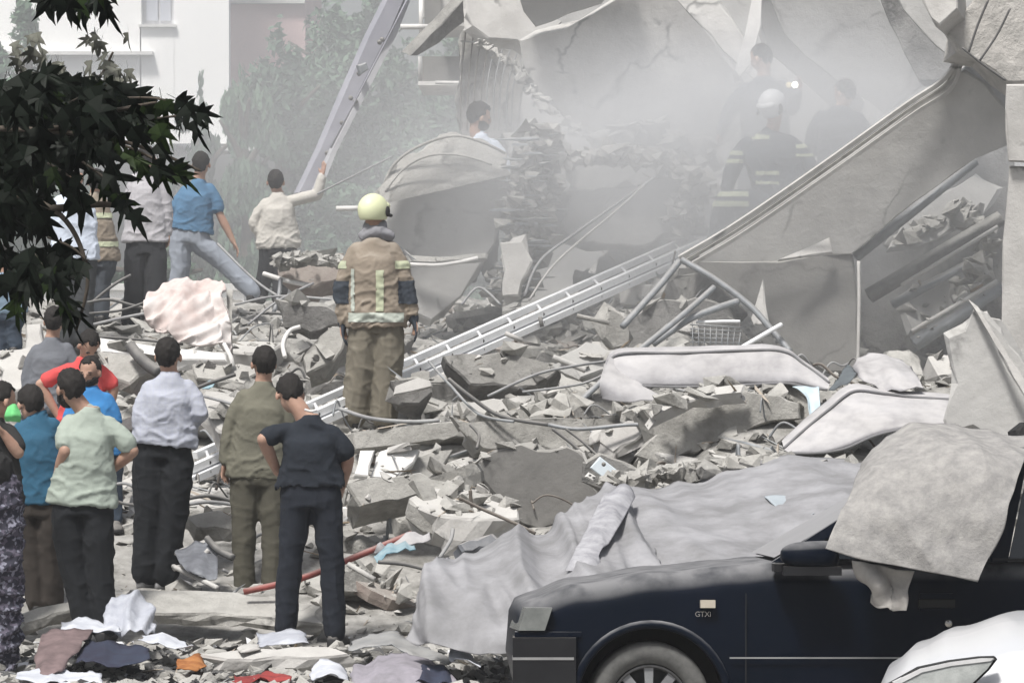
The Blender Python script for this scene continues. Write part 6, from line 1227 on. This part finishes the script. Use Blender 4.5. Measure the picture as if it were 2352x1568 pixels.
LD = leafmat('backlit_dark_leaf', (0.008, 0.013, 0.008), (0.004, 0.006, 0.004)); LG = leafmat('green_leaf', (0.024, 0.042, 0.01), (0.012, 0.022, 0.008)); LP = leafmat('glare_pale_leaf', (0.2, 0.205, 0.17), (0.11, 0.11, 0.095))  # dark leaves: backlit shade put into the colour; pale leaves: glare and haze
TR = root('maple_tree', V(-260, 1900, 10.5), 'maple branches coloured dark as backlit, hanging in at the left nearest the camera', 'tree')
TR.location.z = 0
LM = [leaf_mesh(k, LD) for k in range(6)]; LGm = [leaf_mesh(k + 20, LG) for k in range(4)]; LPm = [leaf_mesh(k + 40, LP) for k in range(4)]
tube('trunk', [V(-420, 1600, 10.8), V(-430, 900, 10.8), V(-400, 300, 10.7), V(-350, -300, 10.6)], .16, BARK, parent=TR, world=True, sides=10)
brs = [[(-400, 350, 10.7), (-150, 300, 10.4), (100, 300, 10.2), (300, 330, 10.1), (460, 392, 10.0)], [(-400, 450, 10.7), (-100, 430, 10.3), (120, 480, 10.1), (200, 620, 10.0), (175, 760, 10)], [(-380, 100, 10.7), (-100, -20, 10.5), (100, -20, 10.3), (240, 25, 10.2)],
       [(-400, 280, 10.8), (-50, 290, 10.9), (60, 260, 11.2), (110, 215, 11.4), (215, 190, 11.4), (260, 120, 11.4)], [(100, 300, 10.2), (240, 260, 10.1), (360, 235, 10)], [(120, 480, 10.1), (250, 470, 10), (300, 500, 10)]]
for b in brs: tube('branch', b, .014, BARK if True else LD, parent=TR, k=8, sides=5, taper=.3)
def put_leaf(me, x, y, D, size, roll, yaw, pitch, nar=1.0):
    o = bpy.data.objects.new('leaf', me); COL.objects.link(o); o.parent = TR; o.location = V(x, y, D) - TR.location
    o.rotation_euler = (pitch, roll, yaw); o.scale = (size * nar * rs.uniform(.55, 1), size, size * rs.uniform(.9, 1.25))
rs = random.Random(5)
ZONES = [((0, 250), (210, 385), 62), ((100, 340), (215, 330), 34), ((60, 160), (195, 260), 8), ((-10, 105), (390, 550), 36), ((20, 150), (590, 660), 18), ((80, 250), (-30, 30), 13), ((-40, 60), (200, 320), 6)]
STR = [((300, 300), (470, 262), 11), ((250, 330), (400, 395), 11), ((200, 380), (300, 480), 9), ((130, 390), (180, 440), 5), ((100, 600), (165, 730), 9), ((130, 560), (200, 600), 5), ((70, 620), (45, 700), 5), ((180, 250), (245, 195), 5), ((60, 210), (110, 195), 4), ((310, 240), (395, 235), 6)]
vsf, fsf = [], []
for (x0, x1), (y0, y1), n in (((-40, 250), (205, 380), 170), ((100, 330), (215, 330), 50), ((-40, 95), (380, 550), 70), ((0, 140), (600, 670), 30), ((90, 230), (-30, 20), 30)):
    for i in range(n):
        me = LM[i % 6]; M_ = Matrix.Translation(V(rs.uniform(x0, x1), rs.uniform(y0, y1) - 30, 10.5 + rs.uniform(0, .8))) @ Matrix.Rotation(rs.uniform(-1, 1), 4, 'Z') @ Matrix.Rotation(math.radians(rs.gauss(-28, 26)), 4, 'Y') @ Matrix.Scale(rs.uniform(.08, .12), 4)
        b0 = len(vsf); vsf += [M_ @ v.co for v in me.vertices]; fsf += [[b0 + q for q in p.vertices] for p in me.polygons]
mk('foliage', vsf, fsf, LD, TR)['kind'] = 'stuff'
for (x0, x1), (y0, y1), n in ZONES:
    for i in range(n):
        x, y = rs.uniform(x0, x1), rs.uniform(y0, y1) - 30; gm = rs.random() < (.25 if x > 250 or y < 60 else .06)
        put_leaf(rs.choice(LGm if gm else LM), x, y, 10 + rs.uniform(-.25, .5), rs.uniform(.085, .13), math.radians(rs.gauss(-28, 24)), rs.uniform(-.9, .9), rs.gauss(0, .45))
for (xa, ya), (xb, yb), n in STR:
    tube('twig', [(xa - 20, ya - 15, 10.1), ((xa + xb) / 2, (ya + yb) / 2 - 12, 10), (xb, yb, 10)], .004, BARK, parent=TR, k=4, sides=4)
    sl = -math.atan2(xb - xa, yb - ya + 60) * .6
    for i in range(n):
        t_ = i / (n - 1); put_leaf(rs.choice(LGm if rs.random() < .3 else LM), xa + (xb - xa) * t_ + rs.uniform(-12, 12), ya + (yb - ya) * t_ + rs.uniform(-12, 8), 10 + rs.uniform(-.15, .15), rs.uniform(.08, .125), sl + rs.gauss(0, .4), rs.uniform(-.9, .9), rs.gauss(0, .3), .85)
for (x, y) in [(425, 240), (360, 330), (395, 375), (270, 450), (60, 640)]:
    put_leaf(rs.choice(LM), x, y, 9.95, .1, math.radians(-38), rs.uniform(-.4, .4), .1)
for (x0, x1), (y0, y1), n in [((20, 120), (60, 220), 22), ((200, 300), (60, 190), 20), ((130, 160), (140, 160), 4), ((180, 290), (190, 260), 10)]:
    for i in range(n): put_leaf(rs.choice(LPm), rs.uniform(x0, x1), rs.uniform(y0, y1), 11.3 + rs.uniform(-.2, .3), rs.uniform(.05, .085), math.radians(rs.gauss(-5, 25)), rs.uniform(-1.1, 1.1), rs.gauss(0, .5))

# ------------------------------------------------------------------ haze and dust
m, v, t = volmat('haze_air', 0.0011, (0.92, 0.93, 0.95))
hz = mk('haze', [(x, y, z) for x in (-60, 60) for y in (-6, 110) for z in (-1.6, 22)], BF, m, loc=(0, 0, 0)); tag(hz, kind='stuff')
def dust(name, c, rad, dens, label, seed):
    m, v, t = volmat(name + '_air', dens, (0.95, 0.965, 0.985)); n = t.nodes; L = t.links
    tc = n.new('ShaderNodeTexCoord'); ln = n.new('ShaderNodeVectorMath'); ln.operation = 'LENGTH'; L.new(tc.outputs['Object'], ln.inputs[0])
    mr = n.new('ShaderNodeMapRange'); mr.interpolation_type = 'SMOOTHSTEP'; mr.inputs[1].default_value = 1.0; mr.inputs[2].default_value = .25; mr.inputs[3].default_value = 0; mr.inputs[4].default_value = 1; L.new(ln.outputs['Value'], mr.inputs[0])
    nz = n.new('ShaderNodeTexNoise'); nz.inputs['Scale'].default_value = 1.7; nz.inputs['Detail'].default_value = 3; nz.noise_dimensions = '4D'; nz.inputs['W'].default_value = seed; L.new(tc.outputs['Object'], nz.inputs['Vector'])
    m2 = n.new('ShaderNodeMapRange'); m2.inputs[1].default_value = .35; m2.inputs[2].default_value = .65; m2.inputs[3].default_value = .3; m2.inputs[4].default_value = 1.4; L.new(nz.outputs['Fac'], m2.inputs[0])
    mu = n.new('ShaderNodeMath'); mu.operation = 'MULTIPLY'; L.new(mr.outputs[0], mu.inputs[0]); L.new(m2.outputs[0], mu.inputs[1])
    m3 = n.new('ShaderNodeMath'); m3.operation = 'MULTIPLY'; m3.inputs[1].default_value = dens; L.new(mu.outputs[0], m3.inputs[0]); L.new(m3.outputs[0], v.inputs['Density'])
    bm = bmesh.new(); bmesh.ops.create_icosphere(bm, subdivisions=3, radius=1); me = bpy.data.meshes.new(name); bm.to_mesh(me); bm.free(); me.materials.append(m)
    o = bpy.data.objects.new(name, me); COL.objects.link(o); o.location = c; o.scale = rad; tag(o, label, 'dust', kind='stuff'); return o
dust('dust_cloud', V(1710, 420, 30.9), (4.2, 3.1, 1.9), .58, 'thick pale dust hanging round the rescuers under the slabs', 1.0)
dust('dust_cloud', V(900, 250, 46), (12, 9, 6), .045, 'dust drifting before the trees behind the raised ladder', 5.0)
dust('dust_cloud', V(1790, 340, 29.7), (2.2, 1.3, 1.6), .27, 'dense puff of dust in front of the white helmet rescuer', 12.0)
dust('dust_cloud', V(1850, 560, 30.5), (7.5, 6, 4), .075, 'thin dust filling the hollow under the leaning slab', 9.0)
SC.cycles.volume_step_rate = 2.0; SC.cycles.volume_max_steps = 128
